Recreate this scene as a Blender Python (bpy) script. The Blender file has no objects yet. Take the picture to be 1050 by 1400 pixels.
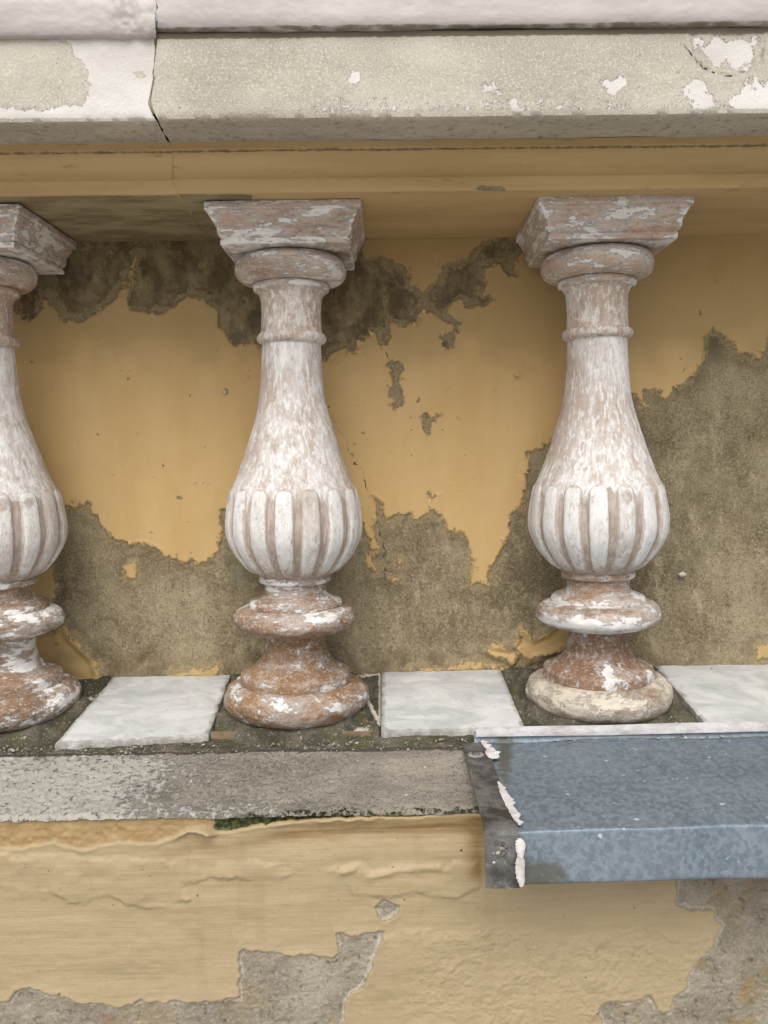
import bpy, math, random
import numpy as np
from mathutils import Matrix, Vector

random.seed(7)
R = math.radians
scene = bpy.context.scene
col = scene.collection

# ------------------------------------------------------------------ camera
CZ = 1.50                                   # eye height above the terrace
FPX, PITCH, ROLL = 1150.0, R(4.0), R(0.85)  # lens in photo pixels (1050 x 1400)
_R0 = np.array([1, 0, 0.]); _U0 = np.array([0, math.sin(PITCH), math.cos(PITCH)])
FWD = np.array([0, math.cos(PITCH), -math.sin(PITCH)])
RGT = math.cos(ROLL) * _R0 - math.sin(ROLL) * _U0
UPV = math.sin(ROLL) * _R0 + math.cos(ROLL) * _U0
camd = bpy.data.cameras.new('camera')
camd.sensor_fit = 'VERTICAL'; camd.sensor_height = 36.0; camd.sensor_width = 27.0
camd.lens = 36.0 * FPX / 1400.0
camd.clip_start = 0.02; camd.clip_end = 500
cam = bpy.data.objects.new('camera', camd); col.objects.link(cam)
m = Matrix.Identity(4)
for i in range(3):
    m[i][0] = RGT[i]; m[i][1] = UPV[i]; m[i][2] = -FWD[i]
m[2][3] = CZ
cam.matrix_world = m
scene.camera = cam

# ------------------------------------------------------------------ overcast daylight
SUN_EL, SUN_AZ = 52.0, 8.0
w = bpy.data.worlds.new('World'); scene.world = w; w.use_nodes = True
wn = w.node_tree; wn.nodes.clear()
sky = wn.nodes.new('ShaderNodeTexSky'); sky.sky_type = 'NISHITA'; sky.sun_disc = False
sky.sun_elevation = R(SUN_EL); sky.sun_rotation = R(180 + SUN_AZ)
sky.dust_density = 4.0; sky.air_density = 1.0; sky.ozone_density = 1.0
hs = wn.nodes.new('ShaderNodeHueSaturation'); hs.inputs['Saturation'].default_value = 0.28
bg = wn.nodes.new('ShaderNodeBackground'); bg.inputs['Strength'].default_value = 0.15
wo = wn.nodes.new('ShaderNodeOutputWorld')
wn.links.new(sky.outputs[0], hs.inputs['Color']); wn.links.new(hs.outputs[0], bg.inputs[0]); wn.links.new(bg.outputs[0], wo.inputs[0])
sd = bpy.data.lights.new('sun', 'SUN'); sd.energy = 1.5; sd.angle = R(46); sd.color = (1.0, 0.955, 0.89)
so = bpy.data.objects.new('sun', sd); col.objects.link(so)
sdir = Vector((math.sin(R(SUN_AZ)) * -math.cos(R(SUN_EL)), -math.cos(R(SUN_AZ)) * math.cos(R(SUN_EL)), math.sin(R(SUN_EL))))
so.rotation_euler = sdir.to_track_quat('Z', 'Y').to_euler()
so.location = (0, -3, 6)
vs = scene.view_settings
vs.view_transform = 'Standard'; vs.look = 'None'; vs.gamma = 1; vs.use_curve_mapping = False; vs.exposure = 0.24

# ------------------------------------------------------------------ helpers: photo <-> place
def ray(px, py):
    return (px - 525.0) * RGT + (700.0 - py) * UPV + FPX * FWD
def U(px, py, d):
    """point at depth Y=d seen at photo position (px,py)"""
    r = ray(px, py)
    return r * (d / r[1]) + np.array([0, 0, CZ])
def PROJ(v):
    q = v - np.array([0, 0, CZ])
    f = q @ FWD
    return np.stack([525 + FPX * (q @ RGT) / f, 700 - FPX * (q @ UPV) / f], -1)

# ------------------------------------------------------------------ helpers: numeric noise and distance fields
def _hash(ix, iy, iz, seed):
    h = (ix * 374761393 + iy * 668265263 + iz * 2147483647 + seed * 974711) & 0xffffffff
    h = ((h ^ (h >> 13)) * 1274126177) & 0xffffffff
    h = ((h ^ (h >> 16)) * 2246822519) & 0xffffffff
    return ((h ^ (h >> 15)) & 0xffffff) / float(0xffffff)
def vnoise(p, seed=0):
    i = np.floor(p).astype(np.int64); f = p - i
    f = f * f * f * (f * (f * 6 - 15) + 10)
    out = 0
    for dx in (0, 1):
        wx = f[:, 0] if dx else 1 - f[:, 0]
        for dy in (0, 1):
            wy = f[:, 1] if dy else 1 - f[:, 1]
            for dz in (0, 1):
                wz = f[:, 2] if dz else 1 - f[:, 2]
                out = out + wx * wy * wz * _hash(i[:, 0] + dx, i[:, 1] + dy, i[:, 2] + dz, seed)
    return out
def fbm(p, scale, octv=4, seed=0, rough=0.5):
    """about -1..1"""
    a, s, t = 1.0, 0.0, 0.0
    q = p * scale
    for k in range(octv):
        s = s + a * (vnoise(q, seed + k * 17) * 2 - 1); t += a
        a *= rough; q = q * 2.03 + 11.3
    return s / t * 1.5
def pad3(p2):
    return np.concatenate([p2, np.zeros((len(p2), 1))], 1)
def sdf(p, poly):
    """distance to a closed outline, positive inside"""
    poly = np.asarray(poly, float); n = len(poly)
    d2 = np.full(len(p), 1e18); ins = np.zeros(len(p), bool)
    for k in range(n):
        a, b = poly[k], poly[(k + 1) % n]
        e = b - a; wv = p - a
        t = np.clip((wv @ e) / max(e @ e, 1e-9), 0, 1)
        dd = wv - t[:, None] * e
        d2 = np.minimum(d2, (dd * dd).sum(1))
        c = (a[1] > p[:, 1]) != (b[1] > p[:, 1])
        with np.errstate(divide='ignore', invalid='ignore'):
            xi = a[0] + (p[:, 1] - a[1]) * (b[0] - a[0]) / (b[1] - a[1] if b[1] != a[1] else 1e-9)
        ins ^= c & (p[:, 0] < xi)
    d = np.sqrt(d2)
    return np.where(ins, d, -d)
def pdist(p, line):
    line = np.asarray(line, float); d2 = np.full(len(p), 1e18)
    for k in range(len(line) - 1):
        a, b = line[k], line[k + 1]; e = b - a; wv = p - a
        t = np.clip((wv @ e) / max(e @ e, 1e-9), 0, 1)
        dd = wv - t[:, None] * e
        d2 = np.minimum(d2, (dd * dd).sum(1))
    return np.sqrt(d2)
def sstep(a, b, x):
    t = np.clip((x - a) / (b - a), 0, 1); return t * t * (3 - 2 * t)
def union(*a):
    o = a[0]
    for b in a[1:]: o = np.maximum(o, b)
    return o
def axis(lo, hi, d0, d1, fine, coarse):
    """coordinates lo..hi, fine between d0 and d1"""
    a = np.arange(d0, d1 + fine * .5, fine)
    l = np.linspace(lo, d0, max(2, int((d0 - lo) / coarse) + 1))[:-1] if d0 > lo else np.array([])
    r = np.linspace(a[-1], hi, max(2, int((hi - a[-1]) / coarse) + 1))[1:] if hi > a[-1] else np.array([])
    return np.concatenate([l, a, r])

# ------------------------------------------------------------------ helpers: objects
def mesh_obj(name, verts, faces, mat, parent=None, smooth=True, sharp=40, attrs=None):
    me = bpy.data.meshes.new(name)
    if isinstance(faces, np.ndarray):
        nv, nf = len(verts), len(faces); k = faces.shape[1]
        me.vertices.add(nv); me.vertices.foreach_set('co', np.asarray(verts, np.float32).ravel())
        me.loops.add(nf * k); me.loops.foreach_set('vertex_index', faces.astype(np.int32).ravel())
        me.polygons.add(nf); me.polygons.foreach_set('loop_start', np.arange(0, nf * k, k, dtype=np.int32))
        me.update(calc_edges=True); me.validate()
    else:
        me.from_pydata([tuple(v) for v in verts], [], faces); me.update()
    if smooth:
        me.shade_smooth()
        if sharp: me.set_sharp_from_angle(angle=R(sharp))
    if attrs:
        for k, a in attrs.items():
            at = me.attributes.new(k, 'FLOAT', 'POINT'); at.data.foreach_set('value', np.asarray(a, np.float32))
    me.materials.append(mat)
    o = bpy.data.objects.new(name, me); col.objects.link(o)
    if parent is not None: o.parent = parent
    return o
def grid_faces(nu, nv, wrap=False, flip=False):
    i = np.arange(nu if wrap else nu - 1); j = np.arange(nv - 1)
    I, J = np.meshgrid(i, j, indexing='ij'); I = I.ravel(); J = J.ravel(); I2 = (I + 1) % nu
    f = np.stack([I * nv + J, I2 * nv + J, I2 * nv + J + 1, I * nv + J + 1], 1)
    return f[:, ::-1] if flip else f
def thing(name, label, cat, loc=(0, 0, 0), group=None):
    o = bpy.data.objects.new(name, None); o.empty_display_size = .05; col.objects.link(o)
    o.location = loc; o['label'] = label; o['category'] = cat
    if group: o['group'] = group
    return o
def bevel_box(name, lo, hi, mat, parent=None, b=.002, seed=0, jit=0.0, corners=None):
    """box with chamfered edges; corners = 4 (x,y) bottom corners may replace the rectangle"""
    import bmesh
    bm = bmesh.new()
    if corners is None: corners = [(lo[0], lo[1]), (hi[0], lo[1]), (hi[0], hi[1]), (lo[0], hi[1])]
    v = [bm.verts.new((x, y, lo[2])) for x, y in corners] + [bm.verts.new((x, y, hi[2])) for x, y in corners]
    for f in ((3, 2, 1, 0), (4, 5, 6, 7), (0, 1, 5, 4), (1, 2, 6, 5), (2, 3, 7, 6), (3, 0, 4, 7)):
        bm.faces.new([v[i] for i in f])
    bmesh.ops.bevel(bm, geom=bm.edges[:], offset=b, segments=2, affect='EDGES', profile=.6)
    me = bpy.data.meshes.new(name); bm.to_mesh(me); bm.free()
    me.shade_smooth(); me.set_sharp_from_angle(angle=R(30)); me.materials.append(mat)
    o = bpy.data.objects.new(name, me); col.objects.link(o)
    if parent is not None: o.parent = parent
    return o

# ------------------------------------------------------------------ helpers: materials
class M:
    def __init__(s, name):
        s.mat = bpy.data.materials.new(name); s.mat.use_nodes = True
        s.t = s.mat.node_tree; s.t.nodes.clear()
        s.out = s.n('ShaderNodeOutputMaterial'); s.b = s.n('ShaderNodeBsdfPrincipled')
        s.t.links.new(s.b.outputs[0], s.out.inputs[0])
        s.co = s.n('ShaderNodeTexCoord').outputs['Object']
    def n(s, t): return s.t.nodes.new(t)
    def set(s, inp, v):
        if hasattr(v, 'links') or isinstance(v, bpy.types.NodeSocket): s.t.links.new(v, inp)
        elif isinstance(v, (tuple, list)) and len(v) == 3 and inp.type == 'RGBA': inp.default_value = (*v, 1)
        else: inp.default_value = v
    def vec(s, scale=(1, 1, 1), add=None, rand=False):
        v = s.co
        if rand:
            oi = s.n('ShaderNodeObjectInfo').outputs['Random']
            mm = s.n('ShaderNodeVectorMath'); mm.operation = 'MULTIPLY_ADD'
            cx = s.n('ShaderNodeCombineXYZ')
            for k, f in enumerate((37.1, 53.7, 71.9)): s.t.links.new(s.math('MULTIPLY', oi, f), cx.inputs[k])
            s.t.links.new(v, mm.inputs[0]); mm.inputs[1].default_value = (1, 1, 1); s.t.links.new(cx.outputs[0], mm.inputs[2]); v = mm.outputs[0]
        mp = s.n('ShaderNodeMapping'); mp.inputs['Scale'].default_value = scale
        if add: mp.inputs['Location'].default_value = add
        s.t.links.new(v, mp.inputs[0]); return mp.outputs[0]
    def noise(s, scale, vec=None, detail=6, rough=.6, dist=0.0):
        nd = s.n('ShaderNodeTexNoise'); nd.inputs['Scale'].default_value = scale; nd.inputs['Detail'].default_value = detail
        nd.inputs['Roughness'].default_value = rough; nd.inputs['Distortion'].default_value = dist
        s.t.links.new(vec if vec is not None else s.co, nd.inputs['Vector']); return nd.outputs[0]
    def voro(s, scale, vec=None, feature='F1', out=0):
        nd = s.n('ShaderNodeTexVoronoi'); nd.feature = feature; nd.inputs['Scale'].default_value = scale
        s.t.links.new(vec if vec is not None else s.co, nd.inputs['Vector']); return nd.outputs[out]
    def math(s, op, a, b=0.0, c=0.0):
        nd = s.n('ShaderNodeMath'); nd.operation = op
        for k, v in enumerate((a, b, c)): s.set(nd.inputs[k], v)
        return nd.outputs[0]
    def step(s, x, a, b):
        nd = s.n('ShaderNodeMapRange'); nd.interpolation_type = 'SMOOTHSTEP'
        s.set(nd.inputs[0], x); nd.inputs[1].default_value = a; nd.inputs[2].default_value = b
        nd.inputs[3].default_value = 0; nd.inputs[4].default_value = 1; return nd.outputs[0]
    def mix(s, f, a, b, mode='MIX'):
        nd = s.n('ShaderNodeMix'); nd.data_type = 'RGBA'; nd.blend_type = mode
        s.set(nd.inputs[0], f); s.set(nd.inputs[6], a); s.set(nd.inputs[7], b); return nd.outputs[2]
    def attr(s, name):
        nd = s.n('ShaderNodeAttribute'); nd.attribute_name = name; return nd.outputs['Fac']
    def sep(s):
        nd = s.n('ShaderNodeSeparateXYZ'); s.t.links.new(s.co, nd.inputs[0]); return nd.outputs
    def tint(s, c, f, lo, hi):
        """multiply colour c by lo..hi over factor f"""
        g = s.math('MULTIPLY_ADD', f, hi - lo, lo)
        cc = s.n('ShaderNodeCombineColor')
        for k in range(3): s.t.links.new(g, cc.inputs[k])
        return s.mix(1.0, c, cc.outputs[0], 'MULTIPLY')
    def done(s, color, rough=.85, height=None, dist=.001, strength=1.0, metallic=0.0, spec=.3):
        s.set(s.b.inputs['Base Color'], color); s.set(s.b.inputs['Roughness'], rough)
        s.set(s.b.inputs['Metallic'], metallic); s.b.inputs['Specular IOR Level'].default_value = spec
        if height is not None:
            bp = s.n('ShaderNodeBump'); bp.inputs['Distance'].default_value = dist; bp.inputs['Strength'].default_value = strength
            s.t.links.new(height, bp.inputs['Height']); s.t.links.new(bp.outputs[0], s.b.inputs['Normal'])
        return s.mat

OCHRE = (.56, .39, .18)
def mat_back_wall():
    m = M('flaking_ochre_plaster')
    peel = m.attr('peel'); damp_shade = m.attr('damp_shade'); crack = m.attr('crack')
    nf = m.noise(420, detail=4, rough=.7); nm = m.noise(120, detail=5, rough=.65)
    e = m.math('ADD', peel, m.math('MULTIPLY_ADD', nf, 26.0, -13.))
    e = m.math('ADD', e, m.math('MULTIPLY_ADD', nm, 14.0, -7.0))
    fac = m.step(e, -.6, .6)
    # paint coat
    big = m.noise(5, detail=3); brush = m.noise(16, m.vec((1.0, 1, .25)), detail=6, rough=.65)
    pc = m.mix(m.step(brush, .3, .75), OCHRE, (.51, .34, .14))
    pc = m.tint(pc, big, .86, 1.16)
    sp = m.noise(170, m.vec((1, 1, .8)), detail=2, rough=.5)
    pc = m.mix(m.step(sp, .735, .77), pc, (.16, .095, .04))
    sp2 = m.noise(130, m.vec((1, 1, .7), (3, 2, 7)), detail=3, rough=.5)
    pc = m.mix(m.step(sp2, .735, .755), pc, (.60, .45, .25))
    pc = m.mix(m.math('MULTIPLY', damp_shade, .6), pc, (.33, .235, .105))  # shade painted into the coat near the soffit, dirty paint lower down
    # render below
    n1 = m.noise(8, detail=8, rough=.7); n2 = m.noise(48, m.vec((1, 1, .5)), detail=9, rough=.78); n3 = m.noise(400, detail=3, rough=.75)
    mc = m.mix(m.step(n1, .34, .66), (.145, .11, .06), (.315, .26, .16))
    mc = m.mix(m.step(n2, .50, .68), mc, (.37, .315, .205))
    mc = m.mix(m.step(n2, .45, .31), mc, (.125, .095, .052))
    mc = m.mix(m.math('MULTIPLY', m.step(n3, .50, .68), .5), mc, (.46, .41, .30))
    mc = m.mix(m.math('MULTIPLY', m.step(n3, .47, .33), .6), mc, (.075, .056, .032))
    gr = m.noise(9, m.vec((1, 1, 1), (5, 1, 3)), detail=4)
    mc = m.mix(m.math('MULTIPLY', m.step(gr, .55, .72), .5), mc, (.17, .18, .11))
    dk = m.mix(m.step(m.noise(38, m.vec((1, 1, .7)), detail=8, rough=.72), .40, .62), (.10, .072, .038), (.25, .195, .11))
    dk = m.mix(m.math('MULTIPLY', m.step(m.noise(60, m.vec((1, 1, .8), (6, 2, 9)), detail=8, rough=.72), .57, .62), .8), dk, (.33, .265, .15))
    mc = m.mix(m.math('MULTIPLY', damp_shade, .85), mc, dk)
    isl = m.step(m.noise(55, m.vec((1, 1, 1), (9, 4, 2)), detail=7, rough=.65), .68, .70)
    mc = m.mix(m.math('MULTIPLY', isl, .8), mc, (.43, .31, .15))
    under = m.step(e, 5.0, 2.0)                       # thin undercoat left along the edge of the peel
    mc = m.mix(m.math('MULTIPLY', m.step(e, 20., 3.), .45), mc, (.115, .09, .055))
    skim = m.step(m.math('ADD', e, m.math('MULTIPLY_ADD', m.noise(34, m.vec((1, 1, 1), (8, 8, 8)), detail=7, rough=.7), 60., -38.)), 1.5, -1.5)
    mc = m.mix(m.math('MULTIPLY', m.math('MULTIPLY', skim, m.step(e, 26., 14.)), .55), mc, m.mix(m.step(n3, .4, .6), (.30, .235, .135), (.40, .315, .185)))
    c = m.mix(fac, pc, mc)
    ck = m.step(m.math('ADD', crack, m.math('MULTIPLY_ADD', nm, 4.0, -1.7)), 1.0, .3)
    c = m.mix(m.math('MULTIPLY', ck, .8), c, (.10, .07, .04))
    h = m.math('MULTIPLY_ADD', fac, -.5, m.math('MULTIPLY', n3, m.math('MULTIPLY_ADD', fac, .38, .06)))
    h = m.math('ADD', h, m.math('MULTIPLY', brush, .22)); h = m.math('ADD', h, m.math('MULTIPLY', m.noise(45, detail=3), .5))
    h = m.math('MULTIPLY_ADD', ck, -.8, h)
    rg = m.math('MULTIPLY_ADD', fac, .25, .66)
    return m.done(c, rg, h, .0013)
def mat_lower_wall():
    m = M('thick_ochre_render')
    peel = m.attr('peel'); layer = m.attr('layer'); moss = m.attr('moss'); lime = m.attr('lime'); lump_ = m.attr('lump')
    nf = m.noise(380, detail=4, rough=.7); nm = m.noise(120, detail=4)
    e = m.math('ADD', peel, m.math('MULTIPLY_ADD', nf, 7.0, -3.5)); e = m.math('ADD', e, m.math('MULTIPLY_ADD', nm, 5.0, -2.5))
    fac = m.step(e, -.7, .7)
    brush = m.noise(95, m.vec((.07, 1, 1.7)), detail=8, rough=.72); big = m.noise(7, detail=3)
    pc = m.mix(m.math('MULTIPLY', m.step(brush, .36, .66), m.math('MULTIPLY_ADD', lump_, -.5, .6)), (.395, .312, .187), (.335, .26, .15))
    pc = m.tint(pc, big, .86, 1.12)
    pc = m.mix(m.math('MULTIPLY', m.step(m.noise(60, m.vec((.3, 1, 1)), detail=6, rough=.7), .6, .75), .35), pc, (.38, .25, .11))
    pc = m.mix(layer, m.mix(m.step(m.noise(60, detail=6), .35, .65), (.37, .26, .125), (.30, .20, .09)), pc)
    pc = m.mix(m.step(m.noise(150, detail=2), .735, .76), pc, (.14, .085, .04))
    pc = m.mix(m.math('MULTIPLY', m.step(m.noise(28, m.vec((1.6, 1, .22), (2, 5, 5)), detail=7, rough=.66), .54, .74), .35), pc, (.27, .19, .10))
    pc = m.mix(m.math('MULTIPLY', m.step(m.noise(330, detail=4, rough=.7), .44, .32), .35), pc, (.25, .185, .10))
    n1 = m.noise(26, detail=7, rough=.7); n3 = m.noise(420, detail=5, rough=.8); n4 = m.noise(120, detail=6, rough=.75)
    mc = m.mix(m.step(n1, .36, .64), (.27, .235, .18), (.40, .355, .28))
    mc = m.mix(m.math('MULTIPLY', m.step(n3, .5, .66), .7), mc, (.52, .48, .41))
    mc = m.mix(m.math('MULTIPLY', m.step(n4, .47, .34), .8), mc, (.10, .085, .065))
    warm = m.noise(17, m.vec((1, 1, 1), (2, 8, 1)), detail=6, rough=.65)
    mc = m.mix(m.math('MULTIPLY', m.math('MULTIPLY', m.step(warm, .50, .62), lime), .85), mc, (.34, .23, .095))
    mc = m.mix(m.math('MULTIPLY', m.step(m.noise(30, m.vec((1, 1, 1), (7, 3, 5)), detail=5), .63, .70), .6), mc, (.33, .17, .09))
    rim = m.math('MULTIPLY', m.step(e, 5.5, 3.0), m.step(e, .2, .9))
    mc = m.mix(m.math('MULTIPLY', rim, .5), mc, (.62, .57, .48))
    c = m.mix(fac, pc, mc)
    mg = m.mix(m.step(m.noise(260, detail=3), .4, .62), (.012, .013, .006), (.085, .105, .022))
    mf = m.step(m.math('ADD', moss, m.math('MULTIPLY_ADD', nm, 1.2, -.6)), .35, .6)
    c = m.mix(mf, c, mg)
    stain = m.attr('stain')
    c = m.mix(m.math('MULTIPLY', stain, m.step(brush, .2, .6)), c, (.20, .115, .035))
    h = m.math('ADD', m.math('MULTIPLY', n3, m.math('MULTIPLY_ADD', fac, .7, .16)), m.math('MULTIPLY', brush, m.math('MULTIPLY_ADD', lump_, -.38, .42)))
    h = m.math('MULTIPLY_ADD', fac, -.5, h); h = m.math('MULTIPLY_ADD', m.math('MULTIPLY', m.noise(190, m.vec((.8, 1, 1)), detail=5, rough=.6), lump_), .9, h); h = m.math('MULTIPLY_ADD', n4, m.math('MULTIPLY_ADD', fac, .7, .10), h)
    return m.done(c, m.math('MULTIPLY_ADD', fac, .3, .55), h, .0021, spec=.35)
def mat_rail(kind):
    m = M('weathered_rail_' + kind)
    white = m.attr('white'); och = m.attr('ochre')
    nf = m.noise(330, detail=5, rough=.7); nm = m.noise(90, detail=6, rough=.65)
    e = m.math('ADD', white, m.math('MULTIPLY_ADD', nf, 22., -11.)); e = m.math('ADD', e, m.math('MULTIPLY_ADD', nm, 28., -14.))
    fw = m.step(e, -.6, .8)
    n1 = m.noise(18, m.vec((.6, 1, 1)), detail=7, rough=.65); n3 = m.noise(600, detail=3, rough=.75); n4 = m.noise(150, detail=6, rough=.7)
    cc = m.mix(m.step(n1, .34, .66), (.385, .355, .295), (.50, .465, .395))
    cc = m.mix(m.math('MULTIPLY', m.step(n3, .52, .66), .7), cc, (.66, .63, .54))
    cc = m.mix(m.math('MULTIPLY', m.step(n3, .42, .30), .7), cc, (.26, .225, .165))
    cc = m.mix(m.math('MULTIPLY', m.step(n4, .40, .30), .6), cc, (.24, .20, .14))
    wc = m.mix(m.step(m.noise(30, m.vec((.5, 1, 1)), detail=5), .35, .7), (.68, .655, .625), (.58, .55, .515))
    wc = m.mix(m.math('MULTIPLY', m.step(nm, .40, .30), .45), wc, (.42, .36, .30))
    oc = m.mix(m.step(m.noise(20, m.vec((.18, 1, 1.5)), detail=6), .36, .66), (.54, .385, .195), (.45, .315, .15))
    gs = m.mix(m.step(m.noise(40, m.vec((.35, 1, 1)), detail=7, rough=.7), .4, .62), (.20, .165, .095), (.33, .285, .175))
    c = m.mix(fw, cc, wc)
    c = m.mix(m.step(och, .3, .7), c, oc)
    gg = m.attr('bare'); c = m.mix(m.step(m.math('ADD', gg, m.math('MULTIPLY_ADD', nm, 8., -4.)), -.5, .5), c, gs)
    dirt_shade = m.attr('dirt_shade'); df = m.step(m.math('ADD', dirt_shade, m.math('MULTIPLY_ADD', n4, 1.1, -.55)), .40, .75)
    c = m.mix(m.math('MULTIPLY', df, .9), c, (.12, .098, .065))
    ck = m.step(m.math('ADD', m.attr('crack'), m.math('MULTIPLY_ADD', nm, 3., -1.5)), 1.6, .5)
    c = m.mix(ck, c, (.06, .045, .03))
    h = m.math('MULTIPLY_ADD', fw, .55, m.math('MULTIPLY', n3, .32)); h = m.math('MULTIPLY_ADD', n4, .5, h); h = m.math('MULTIPLY_ADD', ck, -1., h)
    h = m.math('MULTIPLY_ADD', m.math('MULTIPLY', m.noise(70, m.vec((.12, 1, 1.6)), detail=8, rough=.7), och), .9, h)
    c = m.mix(m.math('MULTIPLY', m.math('MULTIPLY', m.step(m.noise(75, m.vec((.25, 1, 1), (3, 1, 4)), detail=7, rough=.72), .58, .68), och), .45), c, (.22, .15, .075))
    return m.done(c, .78, h, .0011)
def mat_roll():
    m = M('lumpy_white_paint')
    n = m.noise(24, m.vec((.55, 1, 1)), detail=6, rough=.6); n2 = m.noise(130, m.vec((.5, 1, 1)), detail=5)
    c = m.mix(m.step(n, .35, .7), (.48, .445, .425), (.40, .37, .35))
    c = m.mix(m.math('MULTIPLY', m.step(n2, .60, .72), .4), c, (.46, .40, .35))
    dirt_shade = m.attr('dirt_shade'); df = m.step(m.math('ADD', dirt_shade, m.math('MULTIPLY_ADD', n2, 1.1, -.55)), .40, .7)
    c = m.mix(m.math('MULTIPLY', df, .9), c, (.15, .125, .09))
    h = m.math('ADD', m.math('MULTIPLY', n, .7), m.math('MULTIPLY', n2, .15))
    return m.done(c, .5, h, .0022, spec=.45)
def mat_clay(name, white=.5, film=.5, sz=1.5, sxy=.8, wcol=(.76, .745, .72), wash=(.40, .325, .28), clay=(.30, .155, .08), soot=.5, scale=1.0, fine=.5):
    """fired clay, a thin greyish film rubbed over it and crisp remnants of white paint (kept on the proud edges)"""
    m = M(name)
    v = m.vec((sxy, sxy, sz), rand=True); ridge = m.attr('ridge')
    n4 = m.noise(9, v, detail=3); n1 = m.noise(15 * scale, v, detail=7, rough=.66); n2 = m.noise(48 * scale, v, detail=9, rough=.74)
    gr = m.noise(330, m.vec((1, 1, 1), rand=True), detail=4, rough=.7); st = m.noise(120, m.vec((sxy, sxy, sz * 1.4), (4, 4, 4), rand=True), detail=8, rough=.75)
    c = m.mix(m.step(n4, .36, .66), clay, tuple(x * .68 for x in clay))
    f = m.math('ADD', n1, m.math('MULTIPLY_ADD', st, .30, -.15)); f = m.math('MULTIPLY_ADD', ridge, .07, f)
    c = m.mix(m.math('MULTIPLY', m.step(f, .74 - film * .42, .90 - film * .42), .92), c, wash)
    c = m.mix(m.math('MULTIPLY', m.step(st, .54, .66), .55), c, tuple(min(1, x * 1.35) for x in wash))
    c = m.mix(m.math('MULTIPLY', m.step(st, .45, .33), soot), c, (.12, .085, .06))
    c = m.mix(m.math('MULTIPLY', m.step(gr, .53, .66), .35), c, (.55, .50, .45))
    c = m.mix(m.math('MULTIPLY', m.step(gr, .44, .33), .5), c, (.10, .07, .05))
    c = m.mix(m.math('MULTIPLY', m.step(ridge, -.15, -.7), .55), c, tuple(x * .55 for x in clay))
    e = m.math('ADD', n2, m.math('MULTIPLY_ADD', n1, .55, -.275)); e = m.math('ADD', e, m.math('MULTIPLY_ADD', gr, .16, -.08))
    e = m.math('MULTIPLY_ADD', ridge, .07, e)
    t = .80 - white * .5
    fw = m.step(e, t, t + .03)
    c = m.mix(m.math('MULTIPLY', m.step(e, t - .09, t), .30), c, (.54, .50, .47))
    c = m.mix(fw, c, m.mix(m.step(st, .36, .6), tuple(x * .82 for x in wcol), wcol))
    n6 = m.noise(190, m.vec((sxy, sxy, sz), (6, 1, 4), rand=True), detail=6, rough=.72)
    c = m.mix(m.math('MULTIPLY', m.step(n6, .585, .625), fine), c, (.70, .68, .655))
    h = m.math('MULTIPLY_ADD', fw, .5, m.math('MULTIPLY', gr, .4)); h = m.math('MULTIPLY_ADD', st, .45, h)
    return m.done(c, .7, h, .0009, spec=.35)
def mat_vase(name, pale, dim, white, chip, cover=.5, sz=.22, groove=(.36, .275, .22)):
    """chalky brushed whitewash over clay: fine upright streaks and grit; attribute wear rubs it back to clay"""
    m = M(name); wear = m.attr('wear'); ridge = m.attr('ridge')
    big = m.noise(11, m.vec((1, 1, .45), rand=True), detail=5, rough=.6)
    s1 = m.noise(230, m.vec((1, 1, sz), (3, 1, 2), rand=True), detail=5, rough=.68)
    s2 = m.noise(105, m.vec((1, 1, sz), (8, 3, 5), rand=True), detail=8, rough=.74)
    gr = m.noise(420, m.vec((1, 1, .7), rand=True), detail=3, rough=.7)
    g2 = m.noise(210, m.vec((1, 1, .45), (5, 5, 1), rand=True), detail=7, rough=.76)
    bb = m.math('MULTIPLY_ADD', big, .9, -.45)
    e = m.math('ADD', m.math('MULTIPLY_ADD', s2, .7, .15), bb)
    c = m.mix(m.step(e, .62 - cover * .4, .86 - cover * .4), dim, pale)
    c = m.mix(m.math('MULTIPLY', m.step(s1, .40, .30), .5), c, dim)
    c = m.mix(m.math('MULTIPLY', m.step(m.math('ADD', s1, m.math('MULTIPLY', bb, .35)), .50, .60), .7), c, white)
    c = m.mix(m.math('MULTIPLY', m.step(m.math('ADD', g2, m.math('MULTIPLY', bb, .4)), .545, .60), .65), c, white)
    w = m.math('ADD', wear, m.math('MULTIPLY_ADD', g2, 1.5, -.75)); w = m.math('ADD', w, m.math('MULTIPLY_ADD', s2, 1.2, -.6))
    fw = m.step(w, .42, .60)
    c = m.mix(m.math('MULTIPLY', fw, .9), c, m.mix(m.step(s1, .36, .62), groove, dim))
    c = m.mix(m.math('MULTIPLY', m.step(g2, .435, .395), .45), c, chip)
    c = m.mix(m.math('MULTIPLY', m.step(gr, .39, .31), .4), c, chip)
    h = m.math('MULTIPLY', gr, .4); h = m.math('MULTIPLY_ADD', s1, .4, h); h = m.math('MULTIPLY_ADD', g2, .45, h); h = m.math('MULTIPLY_ADD', fw, -.35, h)
    return m.done(c, .76, h, .0007, spec=.28)
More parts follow.
